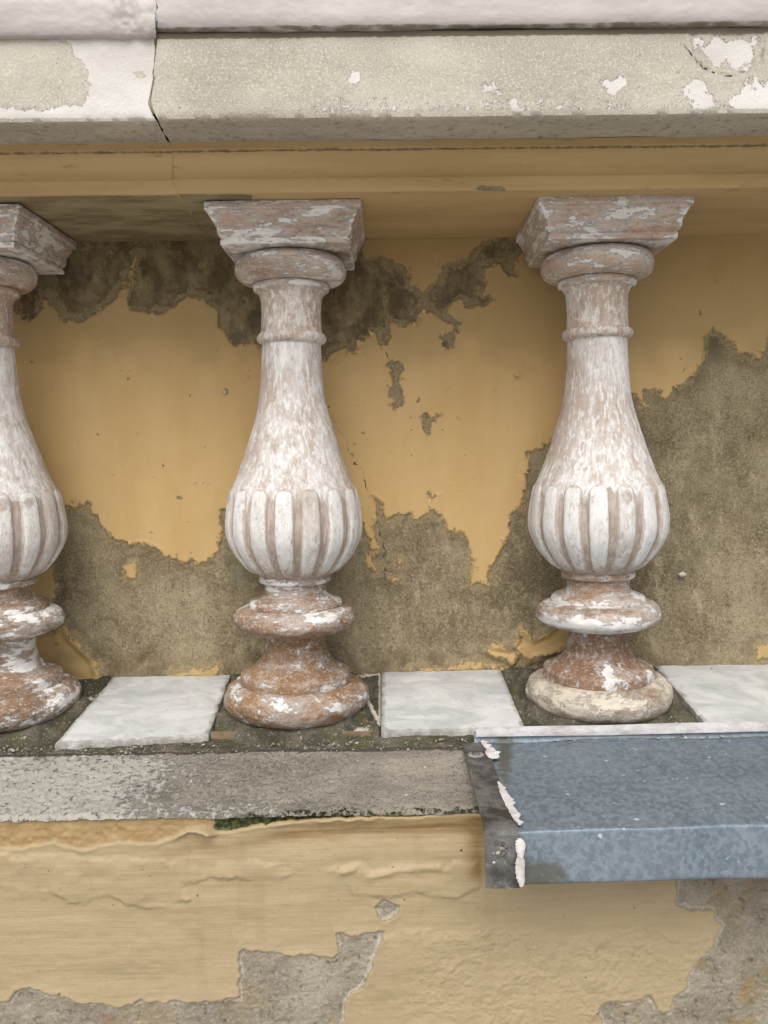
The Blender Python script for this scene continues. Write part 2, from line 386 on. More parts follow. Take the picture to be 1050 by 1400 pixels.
def mat_marble():
    m = M('white_marble')
    v = m.vec((1, 1.6, 1), rand=True)
    n = m.noise(16, v, detail=7, rough=.62, dist=1.2); n2 = m.noise(60, v, detail=6, rough=.65, dist=.5)
    c = m.mix(m.step(n, .36, .68), (.60, .605, .595), (.42, .435, .44))
    c = m.mix(m.math('MULTIPLY', m.step(n2, .52, .70), .5), c, (.36, .37, .37))
    d = m.noise(30, m.vec((1, 1, 1), (3, 3, 3), rand=True), detail=6, rough=.7)
    c = m.mix(m.math('MULTIPLY', m.step(d, .60, .75), .4), c, (.35, .32, .26))
    ef = m.step(m.math('ADD', m.math('MULTIPLY', m.attr('edge'), .75), m.math('MULTIPLY_ADD', m.noise(75, detail=7, rough=.72), 1.2, -.6)), .48, .85)
    c = m.mix(m.math('MULTIPLY', ef, .75), c, (.20, .18, .14))
    c = m.mix(m.math('MULTIPLY', m.step(m.noise(240, detail=3), .68, .72), .7), c, (.15, .13, .1))
    return m.done(c, m.math('MULTIPLY_ADD', n2, .35, .22), n2, .0004, spec=.45)
def mat_mortar():
    m = M('mossy_dark_mortar')
    n1 = m.noise(28, detail=7, rough=.7); n2 = m.noise(130, detail=7, rough=.75); n3 = m.noise(480, detail=3, rough=.7); g = m.noise(34, m.vec((1, 1, 1), (4, 6, 2)), detail=6, rough=.7)
    c = m.mix(m.step(n1, .38, .64), (.05, .045, .03), (.135, .12, .086))
    c = m.mix(m.math('MULTIPLY', m.step(g, .50, .64), .75), c, (.065, .075, .022))
    c = m.mix(m.math('MULTIPLY', m.step(m.noise(40, m.vec((1, 1, 1), (1, 9, 2)), detail=5), .66, .72), .6), c, (.22, .125, .06))
    c = m.mix(m.math('MULTIPLY', m.step(n2, .59, .66), .8), c, (.42, .39, .33))
    c = m.mix(m.math('MULTIPLY', m.step(n3, .62, .68), .7), c, (.58, .55, .48))
    pale = m.attr('pale')
    c = m.mix(m.step(m.math('ADD', pale, m.math('MULTIPLY_ADD', n2, 1.6, -.8)), .45, .6), c, (.56, .52, .45))
    h = m.math('ADD', m.math('MULTIPLY', n2, 1.2), m.math('MULTIPLY', n3, .4))
    return m.done(c, .9, h, .0022)
def mat_ledge():
    m = M('rough_concrete_ledge')
    chalk = m.attr('chalk'); n1 = m.noise(20, m.vec((.6, 1, 1)), detail=7, rough=.7); n2 = m.noise(190, detail=6, rough=.75); n3 = m.noise(500, detail=3, rough=.7)
    c = m.mix(m.step(n1, .36, .66), (.20, .18, .145), (.33, .30, .25))
    c = m.mix(m.math('MULTIPLY', m.step(n3, .5, .66), .5), c, (.38, .35, .30))
    c = m.mix(m.math('MULTIPLY', m.step(n3, .44, .32), .8), c, (.07, .06, .045))
    f = m.step(m.math('ADD', chalk, m.math('MULTIPLY_ADD', n2, 2.6, -1.3)), .30, .62)
    f2 = m.math('MULTIPLY', f, m.math('MULTIPLY_ADD', m.step(n1, .3, .6), .35, .6))
    c = m.mix(f2, c, (.50, .475, .435))
    c = m.mix(m.math('MULTIPLY', m.step(n2, .44, .36), .6), c, (.12, .10, .08))
    dirt_shade = m.attr('dirt_shade'); df = m.step(m.math('ADD', dirt_shade, m.math('MULTIPLY_ADD', n2, 1.4, -.7)), .4, .7)
    c = m.mix(m.math('MULTIPLY', df, .9), c, (.055, .045, .035))
    moss = m.attr('moss'); mf = m.step(m.math('ADD', moss, m.math('MULTIPLY_ADD', n2, 1.4, -.7)), .4, .62)
    mg = m.mix(m.step(n3, .42, .62), (.016, .015, .008), (.065, .07, .022))
    c = m.mix(mf, c, mg)
    h = m.math('ADD', m.math('MULTIPLY', n2, m.math('MULTIPLY_ADD', f, .9, .7)), m.math('MULTIPLY', n3, .35))
    return m.done(c, .92, h, .0022)
def mat_zinc(name, dark=1.0, top=True):
    m = M(name)
    v = m.vec((1, 1, 1)); vd = m.voro(250, v, out=1)
    bw = m.n('ShaderNodeRGBToBW'); m.t.links.new(vd, bw.inputs[0]); cell = bw.outputs[0]
    vd2 = m.voro(330, m.vec((1, .7, 1)), out=1); bw2 = m.n('ShaderNodeRGBToBW'); m.t.links.new(vd2, bw2.inputs[0])
    cell = m.math('ADD', m.math('MULTIPLY', cell, .65), m.math('MULTIPLY', bw2.outputs[0], .35))
    n1 = m.noise(12, detail=6, rough=.65); n2 = m.noise(110, detail=6, rough=.7)
    c = m.mix(m.step(cell, .22, .78), tuple(dark * x for x in (.155, .20, .243)), tuple(dark * x for x in (.235, .288, .332)))
    c = m.mix(m.math('MULTIPLY', m.step(n1, .36, .75), .3), c, tuple(dark * x for x in (.32, .36, .385)))
    c = m.mix(m.math('MULTIPLY', m.step(m.noise(95, m.vec((1, 1, 1), (4, 2, 2)), detail=4, rough=.6), .665, .70), .8), c, (.60, .635, .65))
    c = m.mix(m.math('MULTIPLY', m.step(m.noise(45, m.vec((1.5, .18, .18), (3, 7, 1)), detail=8, rough=.7), .55, .70), .35), c, tuple(dark * x for x in (.36, .40, .42)))
    c = m.mix(m.math('MULTIPLY', m.step(m.noise(55, m.vec((1.2, .3, .3), (9, 7, 1)), detail=8, rough=.72), .57, .70), .45), c, tuple(dark * x for x in (.13, .155, .175)))
    gr = m.attr('grime_shade'); gf = m.step(m.math('ADD', gr, m.math('MULTIPLY_ADD', n2, 1.2, -.6)), .35, .9)
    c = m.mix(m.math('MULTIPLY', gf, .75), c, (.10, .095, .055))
    pal = m.attr('pale'); pf = m.step(m.math('ADD', pal, m.math('MULTIPLY_ADD', n2, 1.2, -.6)), .35, 1.0)
    c = m.mix(m.math('MULTIPLY', pf, .75), c, (.50, .525, .52))
    rg = m.math('MULTIPLY_ADD', n1, .25, m.math('MULTIPLY_ADD', cell, .15, .40))
    h = m.math('ADD', m.math('MULTIPLY', n2, .35), m.math('MULTIPLY', cell, .12))
    return m.done(c, rg, h, .0005, metallic=.5, spec=.35)
def mat_dirty_metal():
    m = M('grimy_dark_zinc')
    n1 = m.noise(26, detail=7, rough=.7); n2 = m.noise(140, detail=6, rough=.75)
    c = m.mix(m.step(n1, .38, .64), (.055, .053, .05), (.165, .16, .152))
    c = m.mix(m.math('MULTIPLY', m.step(n2, .55, .68), .6), c, (.33, .32, .30))
    c = m.mix(m.math('MULTIPLY', m.step(m.noise(34, m.vec((1, 1, 1), (3, 3, 3)), detail=6), .58, .66), .8), c, (.045, .038, .026))
    return m.done(c, .62, n2, .001, metallic=.25)
def mat_simple(name, a, b, scale=80, rough=.7, dist=.001, stretch=(1, 1, 1)):
    m = M(name); n = m.noise(scale, m.vec(stretch, rand=True), detail=7, rough=.68)
    c = m.mix(m.step(n, .36, .66), a, b); return m.done(c, rough, n, dist)

MAT_WALL = mat_back_wall(); MAT_LOW = mat_lower_wall(); MAT_ROLL = mat_roll()
MAT_RAIL = mat_rail('stone'); MAT_MARBLE = mat_marble(); MAT_MORTAR = mat_mortar(); MAT_LEDGE = mat_ledge()
MAT_ZINC = mat_zinc('galvanised_zinc'); MAT_ZINC_LIP = MAT_ZINC
MAT_DARK = mat_dirty_metal()
MAT_SEAL = mat_simple('white_sealant', (.66, .645, .63), (.46, .44, .42), 60, .5, .0015)
MAT_SEAL_OLD = mat_simple('grey_sealant', (.42, .39, .37), (.58, .55, .53), 60, .6, .0015)
MAT_CHIP = mat_simple('ochre_paint_flake', OCHRE, (.48, .33, .14), 60, .7, .0005)
MAT_EDGE = mat_simple('ochre_stained_tile_edge', (.25, .18, .105), (.11, .085, .055), 60, .85, .002)
MAT_STRIP = mat_simple('dull_white_sealant', (.52, .51, .51), (.33, .31, .295), 70, .6, .003, (.5, 1, 1))
MAT_FILL = mat_simple('crack_filler', (.52, .44, .30), (.22, .175, .115), 120, .9, .002)
MAT_STUD = mat_simple('weathered_screw', (.34, .33, .31), (.18, .17, .16), 200, .5, .0005)
MAT_GRIT = mat_simple('mortar_crumbs', (.45, .42, .36), (.17, .15, .12), 90, .9, .001)
MAT_FLAKE = mat_simple('paint_chips', (.68, .66, .62), (.52, .47, .40), 90, .8, .001)
MAT_MOSS = mat_simple('green_moss', (.02, .022, .008), (.07, .08, .022), 300, .95, .002)
MAT_GROUND = mat_simple('unseen_bounce_paving', (.36, .34, .305), (.44, .415, .38), 3, .9, .004)

# ------------------------------------------------------------------ ground (out of frame, it only bounces light)
g = mesh_obj('unseen_bounce_ground', [(-150, -150, 0), (150, -150, 0), (150, 150, 0), (-150, 150, 0)], [(0, 1, 2, 3)], MAT_GROUND, smooth=False)
g['kind'] = 'structure'

# ------------------------------------------------------------------ main depths (metres from the lens plane)
D_AX, D_WALL, D_LOW = .90, .98, .70
XL, XR = -.95, .95
ZS = .2441 + CZ                       # soffit
def floor_z(x, y):                    # sloping top of the marble course
    return CZ - .2577 - .17 * (D_WALL - y) + .0045 * x
def ledge_z(x, y):
    return CZ - .2915 - .112 * (.82 - y) + .0045 * x

# ------------------------------------------------------------------ recessed wall behind the balusters
PEELS = [
    # dark band under the rail, left bay
    [(-60, 300), (500, 300), (497, 351), (533, 358), (560, 369), (559, 389), (578, 399), (585, 393), (598, 386), (602, 369), (597, 362), (632, 357), (657, 333), (694, 322), (712, 335),
     (708, 351), (703, 375), (694, 377), (684, 362), (663, 369), (660, 399), (672, 410), (653, 422), (626, 413), (609, 427), (629, 437), (626, 451), (607, 437), (591, 427), (571, 429),
     (573, 442), (547, 449), (533, 444), (530, 471), (523, 471), (511, 454), (492, 461), (482, 478), (465, 471), (446, 487), (400, 480), (362, 476), (350, 465), (338, 469), (320, 470), (303, 450),
     (300, 430), (262, 402), (225, 425), (186, 423), (176, 412), (184, 384), (170, 395), (150, 415), (135, 425), (105, 437), (84, 435), (76, 418), (60, 402), (52, 430), (40, 440), (28, 425), (0, 420), (-60, 420)],
    [(602, 458), (617, 456), (616, 474), (604, 474)],
    [(534, 500), (547, 497), (552, 510), (546, 525), (553, 552), (540, 557), (533, 535)],
    [(577, 562), (585, 563), (590, 575), (603, 566), (600, 573), (590, 580), (588, 594), (578, 592)],
    [(587, 673), (600, 676), (598, 685), (588, 684)],
    # lower bays
    [(-80, 700), (60, 690), (91, 690), (118, 689), (126, 708), (138, 722), (149, 732), (175, 739), (206, 750), (233, 759), (242, 766), (255, 767), (282, 765), (295, 756), (299, 725), (306, 697), (340, 700), (450, 710),
     (497, 717), (502, 745), (504, 771), (511, 778), (519, 751), (516, 700), (512, 680), (519, 692), (525, 718), (547, 705), (558, 705), (571, 711), (580, 703), (593, 698), (600, 702), (607, 710), (612, 727), (626, 729), (639, 737), (648, 754), (646, 771), (639, 782), (644, 797), (650, 800), (663, 797),
     (675, 782), (680, 754), (694, 737), (701, 703), (715, 696), (716, 662), (722, 620), (739, 610), (800, 560), (866, 541), (877, 559), (889, 557), (882, 534), (907, 534), (909, 549), (925, 523), (945, 513), (961, 488),
     (961, 457), (979, 454), (1000, 470), (1007, 482), (1036, 488), (1050, 462), (1100, 440), (1300, 420), (1500, 420), (1500, 1100), (-500, 1100), (-500, 760)],
]
KEEP = [  # paint still clinging inside the bare areas
    [(40, 782), (74, 770), (76, 800), (66, 826), (40, 830)],
    [(30, 862), (60, 862), (91, 854), (95, 871), (108, 884), (122, 896), (136, 921), (130, 940), (40, 940)],
    [(665, 890), (672, 884), (700, 886), (712, 862), (728, 873), (747, 865), (765, 848), (790, 850), (790, 880), (745, 896), (722, 904), (712, 890), (700, 905), (678, 898)],
    [(1028, 884), (1046, 878), (1120, 870), (1120, 905), (1032, 905)],
    [(533, 764), (548, 762), (550, 772), (538, 775)], [(534, 790), (546, 789), (546, 797), (535, 797)],
    [(168, 776), (186, 772), (182, 788), (170, 790)], [(-10, 440), (20, 430), (28, 470), (-10, 480)],
    [(236, 920), (300, 913), (296, 921), (240, 927)], [(560, 915), (640, 909), (690, 906), (690, 911), (600, 919)], [(480, 700), (488, 690), (490, 712), (484, 716)],
    [(482, 622), (489, 616), (494, 628), (486, 632)], [(178, 395), (186, 385), (186, 345), (180, 360), (172, 385)],
]
wall = thing('back_wall', 'recessed ochre plaster wall behind the balusters with paint peeling off grey render', 'wall', (0, D_WALL, CZ))
xs = axis(XL, XR, -.50, .50, .0014, .02); zs = axis(-.33, .30, -.29, .26, .0014, .02)
Xg, Zg = np.meshgrid(xs, zs, indexing='ij')
V = np.stack([Xg.ravel(), np.full(Xg.size, D_WALL), Zg.ravel() + CZ], 1)
P = PROJ(V); P3 = pad3(P)
pe = np.maximum.reduce([sdf(P, q) for q in PEELS])
for q in KEEP: pe = np.minimum(pe, -sdf(P, q))
pe = pe + fbm(P3, 1 / 26., 4, 3) * 5.0 + fbm(P3 * np.array([1.2, 1, 1]), 1 / 9., 3, 9, .7) * 4.0
# flecks lost from the sound paint and small islands
sp = fbm(P3, 1 / 11., 3, 21); pe = np.maximum(pe, (sp - 1.17) * 25)
damp_shade = sstep(520, 440, P[:, 1] + fbm(P3, 1 / 40., 3, 5) * 20)  # brown stain and painted shade below the soffit
damp_shade = np.maximum(damp_shade, .75 * sstep(885, 915, P[:, 1] + fbm(P3, 1 / 30., 3, 6) * 14))
crack = pdist(P + np.stack([fbm(P3, 1 / 12., 3, 71), fbm(P3, 1 / 12., 3, 72)], 1) * 4, [(453, 572), (462, 590), (470, 602), (482, 622), (497, 650), (508, 678), (517, 705), (522, 740), (526, 780), (529, 810)])
crack = np.minimum(crack, pdist(P, [(540, 520), (534, 498), (527, 480)]))
yy = -fbm(V, 9, 3, 2) * .0016 - fbm(V, 55, 3, 4) * .00035
yy += sstep(-1.5, 1.5, pe) * .0020
inner = sstep(0, 12, pe); yy += inner * (fbm(V, 160, 4, 8, .65) * .0007)
rag = sstep(-9, 0, pe) * sstep(6, 0, pe) * np.clip(fbm(P3, 1 / 34., 2, 12), 0, 1); yy -= rag * .0016   # lifted edges
for q in KEEP[1:3]:
    s_ = sdf(P, q); yy -= sstep(10, 0, np.abs(s_)) * .004
yy += sstep(1.2, .2, crack) * .0006
mortar_lip = sstep(900, 922, P[:, 1] + fbm(P3, 1 / 20., 3, 14) * 8); yy -= mortar_lip * .004
V2 = V - np.array([0, D_WALL, CZ]); V2[:, 1] += yy
mesh_obj('plaster_face', V2, grid_faces(len(xs), len(zs)), MAT_WALL, wall, sharp=None, attrs={'peel': pe, 'damp_shade': damp_shade, 'crack': crack})
bevel_box('wall_core', (XL, .004 + .012, -.33), (XR, .2, .30), MAT_MORTAR, wall)
# flakes of paint curling away along the edges of the peel
ga, gb = np.gradient(pe.reshape(len(xs), len(zs))); ga = ga / np.gradient(xs)[:, None]; gb = gb / np.gradient(zs)[None, :]
cand = np.where((np.abs(pe + 3) < 1.2) & (np.abs(V[:, 0]) < .46) & (P[:, 1] > 345) & (P[:, 1] < 900))[0]
rs = np.random.RandomState(31)
for q in rs.choice(cand, 46, replace=False):
    gx, gz = ga.ravel()[q], gb.ravel()[q]; gl = math.hypot(gx, gz)
    if gl < 1e-6: continue
    gx, gz = gx / gl, gz / gl; L = .0025 + .0045 * rs.rand() ** 1.5; W = L * (.6 + .9 * rs.rand()); kk = .25 + .5 * rs.rand()
    fv = []
    for i_ in range(6):
        t_ = i_ / 5; wd_ = W * (1 - .75 * t_ ** (1 + rs.rand()))
        for j_ in range(5):
            u_ = (j_ / 4 - .5) * wd_ + rs.randn() * .0003
            fv.append((u_ * -gz + gx * L * (t_ - .35), yy[q] - .0006 - L * kk * t_ ** 1.7 - rs.rand() * .0002, u_ * gx + gz * L * (t_ - .35)))
    o = mesh_obj('paint_flake', fv, grid_faces(6, 5), MAT_CHIP, wall, sharp=None); o.location = (V[q, 0], 0, V[q, 2] - CZ)
# small stone caught in the render
def lump(name, r, mat, parent, loc, seed, squash=(1, 1, .7), nu=14, nv=9):
    th = np.linspace(0, 2 * np.pi, nu, endpoint=False); ph = np.linspace(.02, np.pi - .02, nv)
    T, H = np.meshgrid(th, ph, indexing='ij'); v = np.stack([np.cos(T) * np.sin(H), np.sin(T) * np.sin(H), np.cos(H)], -1).reshape(-1, 3)
    v = v * (1 + .35 * fbm(v + seed * 3.1, 1.6, 3, seed))[:, None] * r * np.array(squash)
    o = mesh_obj(name, v, grid_faces(nu, nv, True, True), mat, parent, sharp=None); o.location = loc; return o
p = U(931, 785, D_WALL); lump('embedded_pebble', .0042, MAT_FLAKE, wall, (p[0], -.003, p[2] - CZ), 5)
lump('embedded_pebble', .0035, MAT_GRIT, wall, tuple(np.array(U(308, 535, D_WALL)) - np.array([0, D_WALL + .0005, CZ])), 6, (.8, .4, 1))

# ------------------------------------------------------------------ top rail in two cast lengths
CRACK = np.array([(213, -60), (214, 40), (212, 75), (210, 110), (205, 140), (211, 160), (222, 180), (232, 196), (236, 210), (235, 248), (243, 264), (262, 296), (283, 327)], float)
rail = thing('coping_rail', 'moulded stone coping rail across the top with white paint worn to grey', 'rail', (0, .9, CZ + .25))
def spline(pts, n=8):
    pts = np.asarray(pts, float); out = []
    for k in range(len(pts) - 1):
        p0 = pts[max(k - 1, 0)]; p1 = pts[k]; p2 = pts[k + 1]; p3 = pts[min(k + 2, len(pts) - 1)]
        t = np.linspace(0, 1, n, endpoint=False)[:, None]
        out.append(.5 * ((2 * p1) + (p2 - p0) * t + (2 * p0 - 5 * p1 + 4 * p2 - p3) * t ** 2 + (3 * p1 - p0 - 3 * p2 + p3) * t ** 3))
    out.append(pts[-1:]); return np.concatenate(out)
def resample(pts, step):
    pts = np.asarray(pts, float); out = [pts[0]]
    for a, b in zip(pts[:-1], pts[1:]):
        n = max(1, int(round(np.linalg.norm(b - a) / step)))
        for k in range(1, n + 1): out.append(a + (b - a) * k / n)
    return np.array(out)
# profiles as (depth, height above the lens)
PR_ROLL = np.concatenate([[(.95, .395), (.74, .395)], spline([(.735, .394), (.7170, .388), (.7122, .376), (.7120, .362), (.7126, .3535), (.7146, .3482), (.7178, .3468)], 8), [(.735, .3480)]])
PR_FASCIA = np.array([(.90, .3490), (.7245, .3490), (.7197, .3470), (.7200, .3436), (.7212, .2835), (.7225, .2795), (.7265, .2783), (.7700, .2800), (.7702, .2790), (.90, .2790)])
PR_COVE = np.concatenate([[(.90, .2788), (.7712, .2788), (.7712, .2725), (.7745, .2716)], spline([(.7750, .2714), (.7775, .2665), (.7850, .2605), (.7950, .2572), (.8030, .2562)], 6), [(.8035, .2545), (.8040, .2448), (.8052, .2438), (.9785, .2441)]])
def rail_strip(name, prof, side, mat, parent, fine, dz, seed, amp, kind):
    prof = resample(prof, fine * 1.3)
    # the broken joint: x of the end follows the crack as it crosses the profile
    xe = []
    for d, z in prof:
        yv = PROJ(np.array([[-.2, d, CZ + z]]))[0, 1]
        cx = np.interp(yv, CRACK[:, 1], CRACK[:, 0]); xe.append(U(cx, yv, d)[0])
    xe = np.array(xe)
    zz = np.arange(len(prof))
    yc = np.array([PROJ(np.array([[-.2, d, CZ + z]]))[0, 1] for d, z in prof])
    xe = xe + (.00045 + .0013 * np.exp(-((yc - 146) / 14) ** 2) * (kind == 'fascia')) * side + fbm(np.stack([zz * .37, zz * 0., zz * 0. + side], 1), 1, 3, seed) * .0010 * (1.0 if kind != 'cove' else .2)
    if kind == 'cove': xe = xe - .0006 * side
    t = axis(0, .85, 0, .85, .0035, .02) if True else None
    if side < 0: xs_ = [np.concatenate([np.linspace(XL, e - .35, 20), e - .35 + (1 - (1 - np.linspace(0, 1, 190)) ** 1.25)[1:] * .35]) for e in xe]
    else: xs_ = [np.concatenate([e + (np.linspace(0, 1, 420) ** 1.12) * .78, np.linspace(e + .78, XR, 16)[1:]]) for e in xe]
    Xv = np.stack(xs_, 1)                     # nu x nprof
    nu = Xv.shape[0]
    D = np.broadcast_to(prof[:, 0], Xv.shape); Z = np.broadcast_to(prof[:, 1], Xv.shape)
    v = np.stack([Xv.ravel(), D.ravel(), Z.ravel() + CZ], 1)
    tan = np.gradient(prof, axis=0); nrm = np.stack([tan[:, 1], -tan[:, 0]], 1); nrm /= np.linalg.norm(nrm, axis=1)[:, None] + 1e-9
    nx = np.broadcast_to(nrm[:, 0], Xv.shape).ravel(); nz = np.broadcast_to(nrm[:, 1], Xv.shape).ravel()
    h = fbm(v, 14, 3, seed) * amp + fbm(v * np.array([.6, 1, 1]), 60, 3, seed + 3) * amp * .45 + fbm(v, 260, 3, seed + 5) * amp * .18
    front = sstep(.93, .88, v[:, 1])
    if kind == 'fascia':   # nibbled arris along the lower edge
        ar = np.exp(-((v[:, 1] - .7222) / .003) ** 2 - ((v[:, 2] - CZ - .2800) / .0035) ** 2)
        h = h - ar * np.clip(fbm(v, 70, 3, 31), 0, 1.2) * .0016
    if kind == 'roll':
        pp = PROJ(v); h = h + np.exp(-((pp[:, 0] - 175) / 40) ** 2) * fbm(v, 90, 3, 77) * .0022
    v[:, 1] += nx * h * front; v[:, 2] += nz * h * front
    v[:, 2] += -.0045 * v[:, 0] + dz
    pr = PROJ(v); p3 = pad3(pr)
    at = {}
    n_ = len(v)
    white = np.full(n_, -30.); och = np.zeros(n_); bare = np.full(n_, -30.); dirt_shade = np.zeros(n_); crk = np.full(n_, 99.)
    if kind == 'fascia':
        if side < 0:
            white = -sdf(pr, [(-400, 52), (75, 52), (95, 62), (116, 92), (124, 122), (112, 143), (60, 149), (0, 148), (-400, 150)])
            white = np.where(v[:, 2] - CZ < .2785 - .004, -25, white); und = v[:, 2] - CZ + .0045 * v[:, 0] - dz < .2822
            white = np.where(und, -26, np.minimum(white, 22))
            white = np.where(sdf(pr, [(178, 100), (195, 97), (203, 108), (190, 107)]) > 0, -8, white)
        else:
            lines = [sdf(pr, q) for q in ([(955, 57), (990, 52), (1030, 52), (1037, 65), (1030, 85), (1005, 96), (975, 90), (960, 75)],
                     [(935, 118), (960, 110), (975, 128), (985, 150), (945, 148)], [(1000, 128), (1050, 105), (1200, 95), (1200, 158), (1000, 155)],
                     [(470, 118), (480, 100), (497, 99), (486, 112), (474, 122)], [(664, 118), (676, 112), (682, 122), (672, 131), (664, 126)], [(698, 140), (708, 134), (712, 150), (702, 155)], [(832, 112), (846, 107), (852, 116), (838, 121)])]
            white = np.maximum.reduce(lines) * 1.0
            white = np.clip(white * .9 + fbm(p3, 1 / 14., 3, 33) * 9, -40, 16)
            low = -13.5 + 9.5 * sstep(100, 158, pr[:, 1]) ; low += 3. * sstep(480, 300, np.abs(pr[:, 0] - 800)) * sstep(80, 120, pr[:, 1])
            white = np.maximum(white, low)
            und = v[:, 2] - CZ + .0045 * v[:, 0] - dz < .2818; white = np.where(und, -26, white)
            crk = pdist(pr, [(935, 60), (946, 76), (960, 92), (980, 101), (1000, 104)])
            dirt_shade = np.maximum(dirt_shade, .55 * sstep(9, 0, np.abs(sdf(pr, [(945, 52), (1045, 45), (1042, 85), (1005, 103), (970, 96), (950, 78)]))))
        dirt_shade = np.maximum(dirt_shade, .42 * sstep(.7218, .7232, v[:, 1]))  # underside darkened with painted shade
        dirt_shade = np.maximum(dirt_shade, (.95 if side > 0 else .25) * sstep(.3405, .3445, v[:, 2] - CZ + .0045 * v[:, 0] - dz))  # shadow band below the roll, painted into the colour
        dirt_shade = np.maximum(dirt_shade, .5 * np.exp(-((pr[:, 0] - 214) / 5) ** 2) * sstep(120, 160, pr[:, 1]))
    if kind == 'cove':
        och = np.ones(n_)
        och = np.where(v[:, 2] - CZ > .2775, 1, och)
        gq = [(-400, 266), (236, 262), (262, 290), (290, 335), (-400, 345)] if side < 0 else [(246, 266), (345, 266), (345, 335), (284, 335), (262, 292)]
        bare = np.where(v[:, 1] > .8055, sdf(pr, gq), -20)
        if side > 0: bare = np.maximum(bare, sdf(pr, [(640, 257), (660, 254), (692, 256), (690, 261), (660, 260)]) * 1.5 + 1)
        dirt_shade = .7 * sstep(.2735, .2715, v[:, 2] - CZ + .0045 * v[:, 0] - dz) * sstep(.2690, .2715, v[:, 2] - CZ + .0045 * v[:, 0] - dz)
        if side > 0: crk = pdist(pr, [(236, 200), (236, 250), (246, 266), (262, 294), (284, 330)]) + 1.2
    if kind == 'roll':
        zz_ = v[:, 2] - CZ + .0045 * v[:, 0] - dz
        dirt_shade = (.6 if side > 0 else .15) * sstep(.3500, .3480, zz_)  # painted shade on the underside of the roll
    at = {'white': white, 'ochre': och, 'bare': bare, 'dirt_shade': dirt_shade, 'crack': crk}
    f = grid_faces(nu, len(prof), flip=False)
    v -= np.array([0, .9, CZ + .25])
    o = mesh_obj(name, v, f, mat, parent, sharp=50, attrs=at)
    return o
for side, dz, sd_ in ((-1, -.0012, 40), (1, .0, 60)):
    blk = rail_strip('rail_block', PR_FASCIA, side, MAT_RAIL, rail, .0022, dz, sd_, .0006, 'fascia')
    blk['label'] = 'left rail block coated in thick white paint' if side < 0 else 'right rail block of bare grey stone flecked white'
    rail_strip('roll_moulding', PR_ROLL, side, MAT_ROLL, blk, .003, dz * 1.5 + .0010 - (.0030 if side < 0 else 0), sd_ + 5, .0008, 'roll')
    rail_strip('cove_moulding', PR_COVE, side, MAT_RAIL, blk, .0022, 0 if side > 0 else -.0004, sd_ + 9, .0004, 'cove')
# old filler deep in the open joint
v = []; f = []
pts = [U(x, y, .722) for x, y in ((214, 42), (212, 75), (210, 110), (205, 140), (210, 158))]
for k, q in enumerate(pts):
    wd = (.0022, .0024, .003, .0045, .003)[k]; dy = .0025
    v += [(q[0] - wd, dy + .7235, q[2]), (q[0], .7203 + (.0 if k != 3 else -.0008), q[2] + .001), (q[0] + wd, dy + .7235, q[2])]
for k in range(4): f += [(3 * k, 3 * k + 3, 3 * k + 4, 3 * k + 1), (3 * k + 1, 3 * k + 4, 3 * k + 5, 3 * k + 2)]
v = np.array(v) - np.array([0, .9, CZ + .25])
mesh_obj('joint_filler', v, f, MAT_FILL, rail)
bevel_box('rail_core', (XL, -.10, .030), (XR, .09, .10), MAT_FILL, rail)

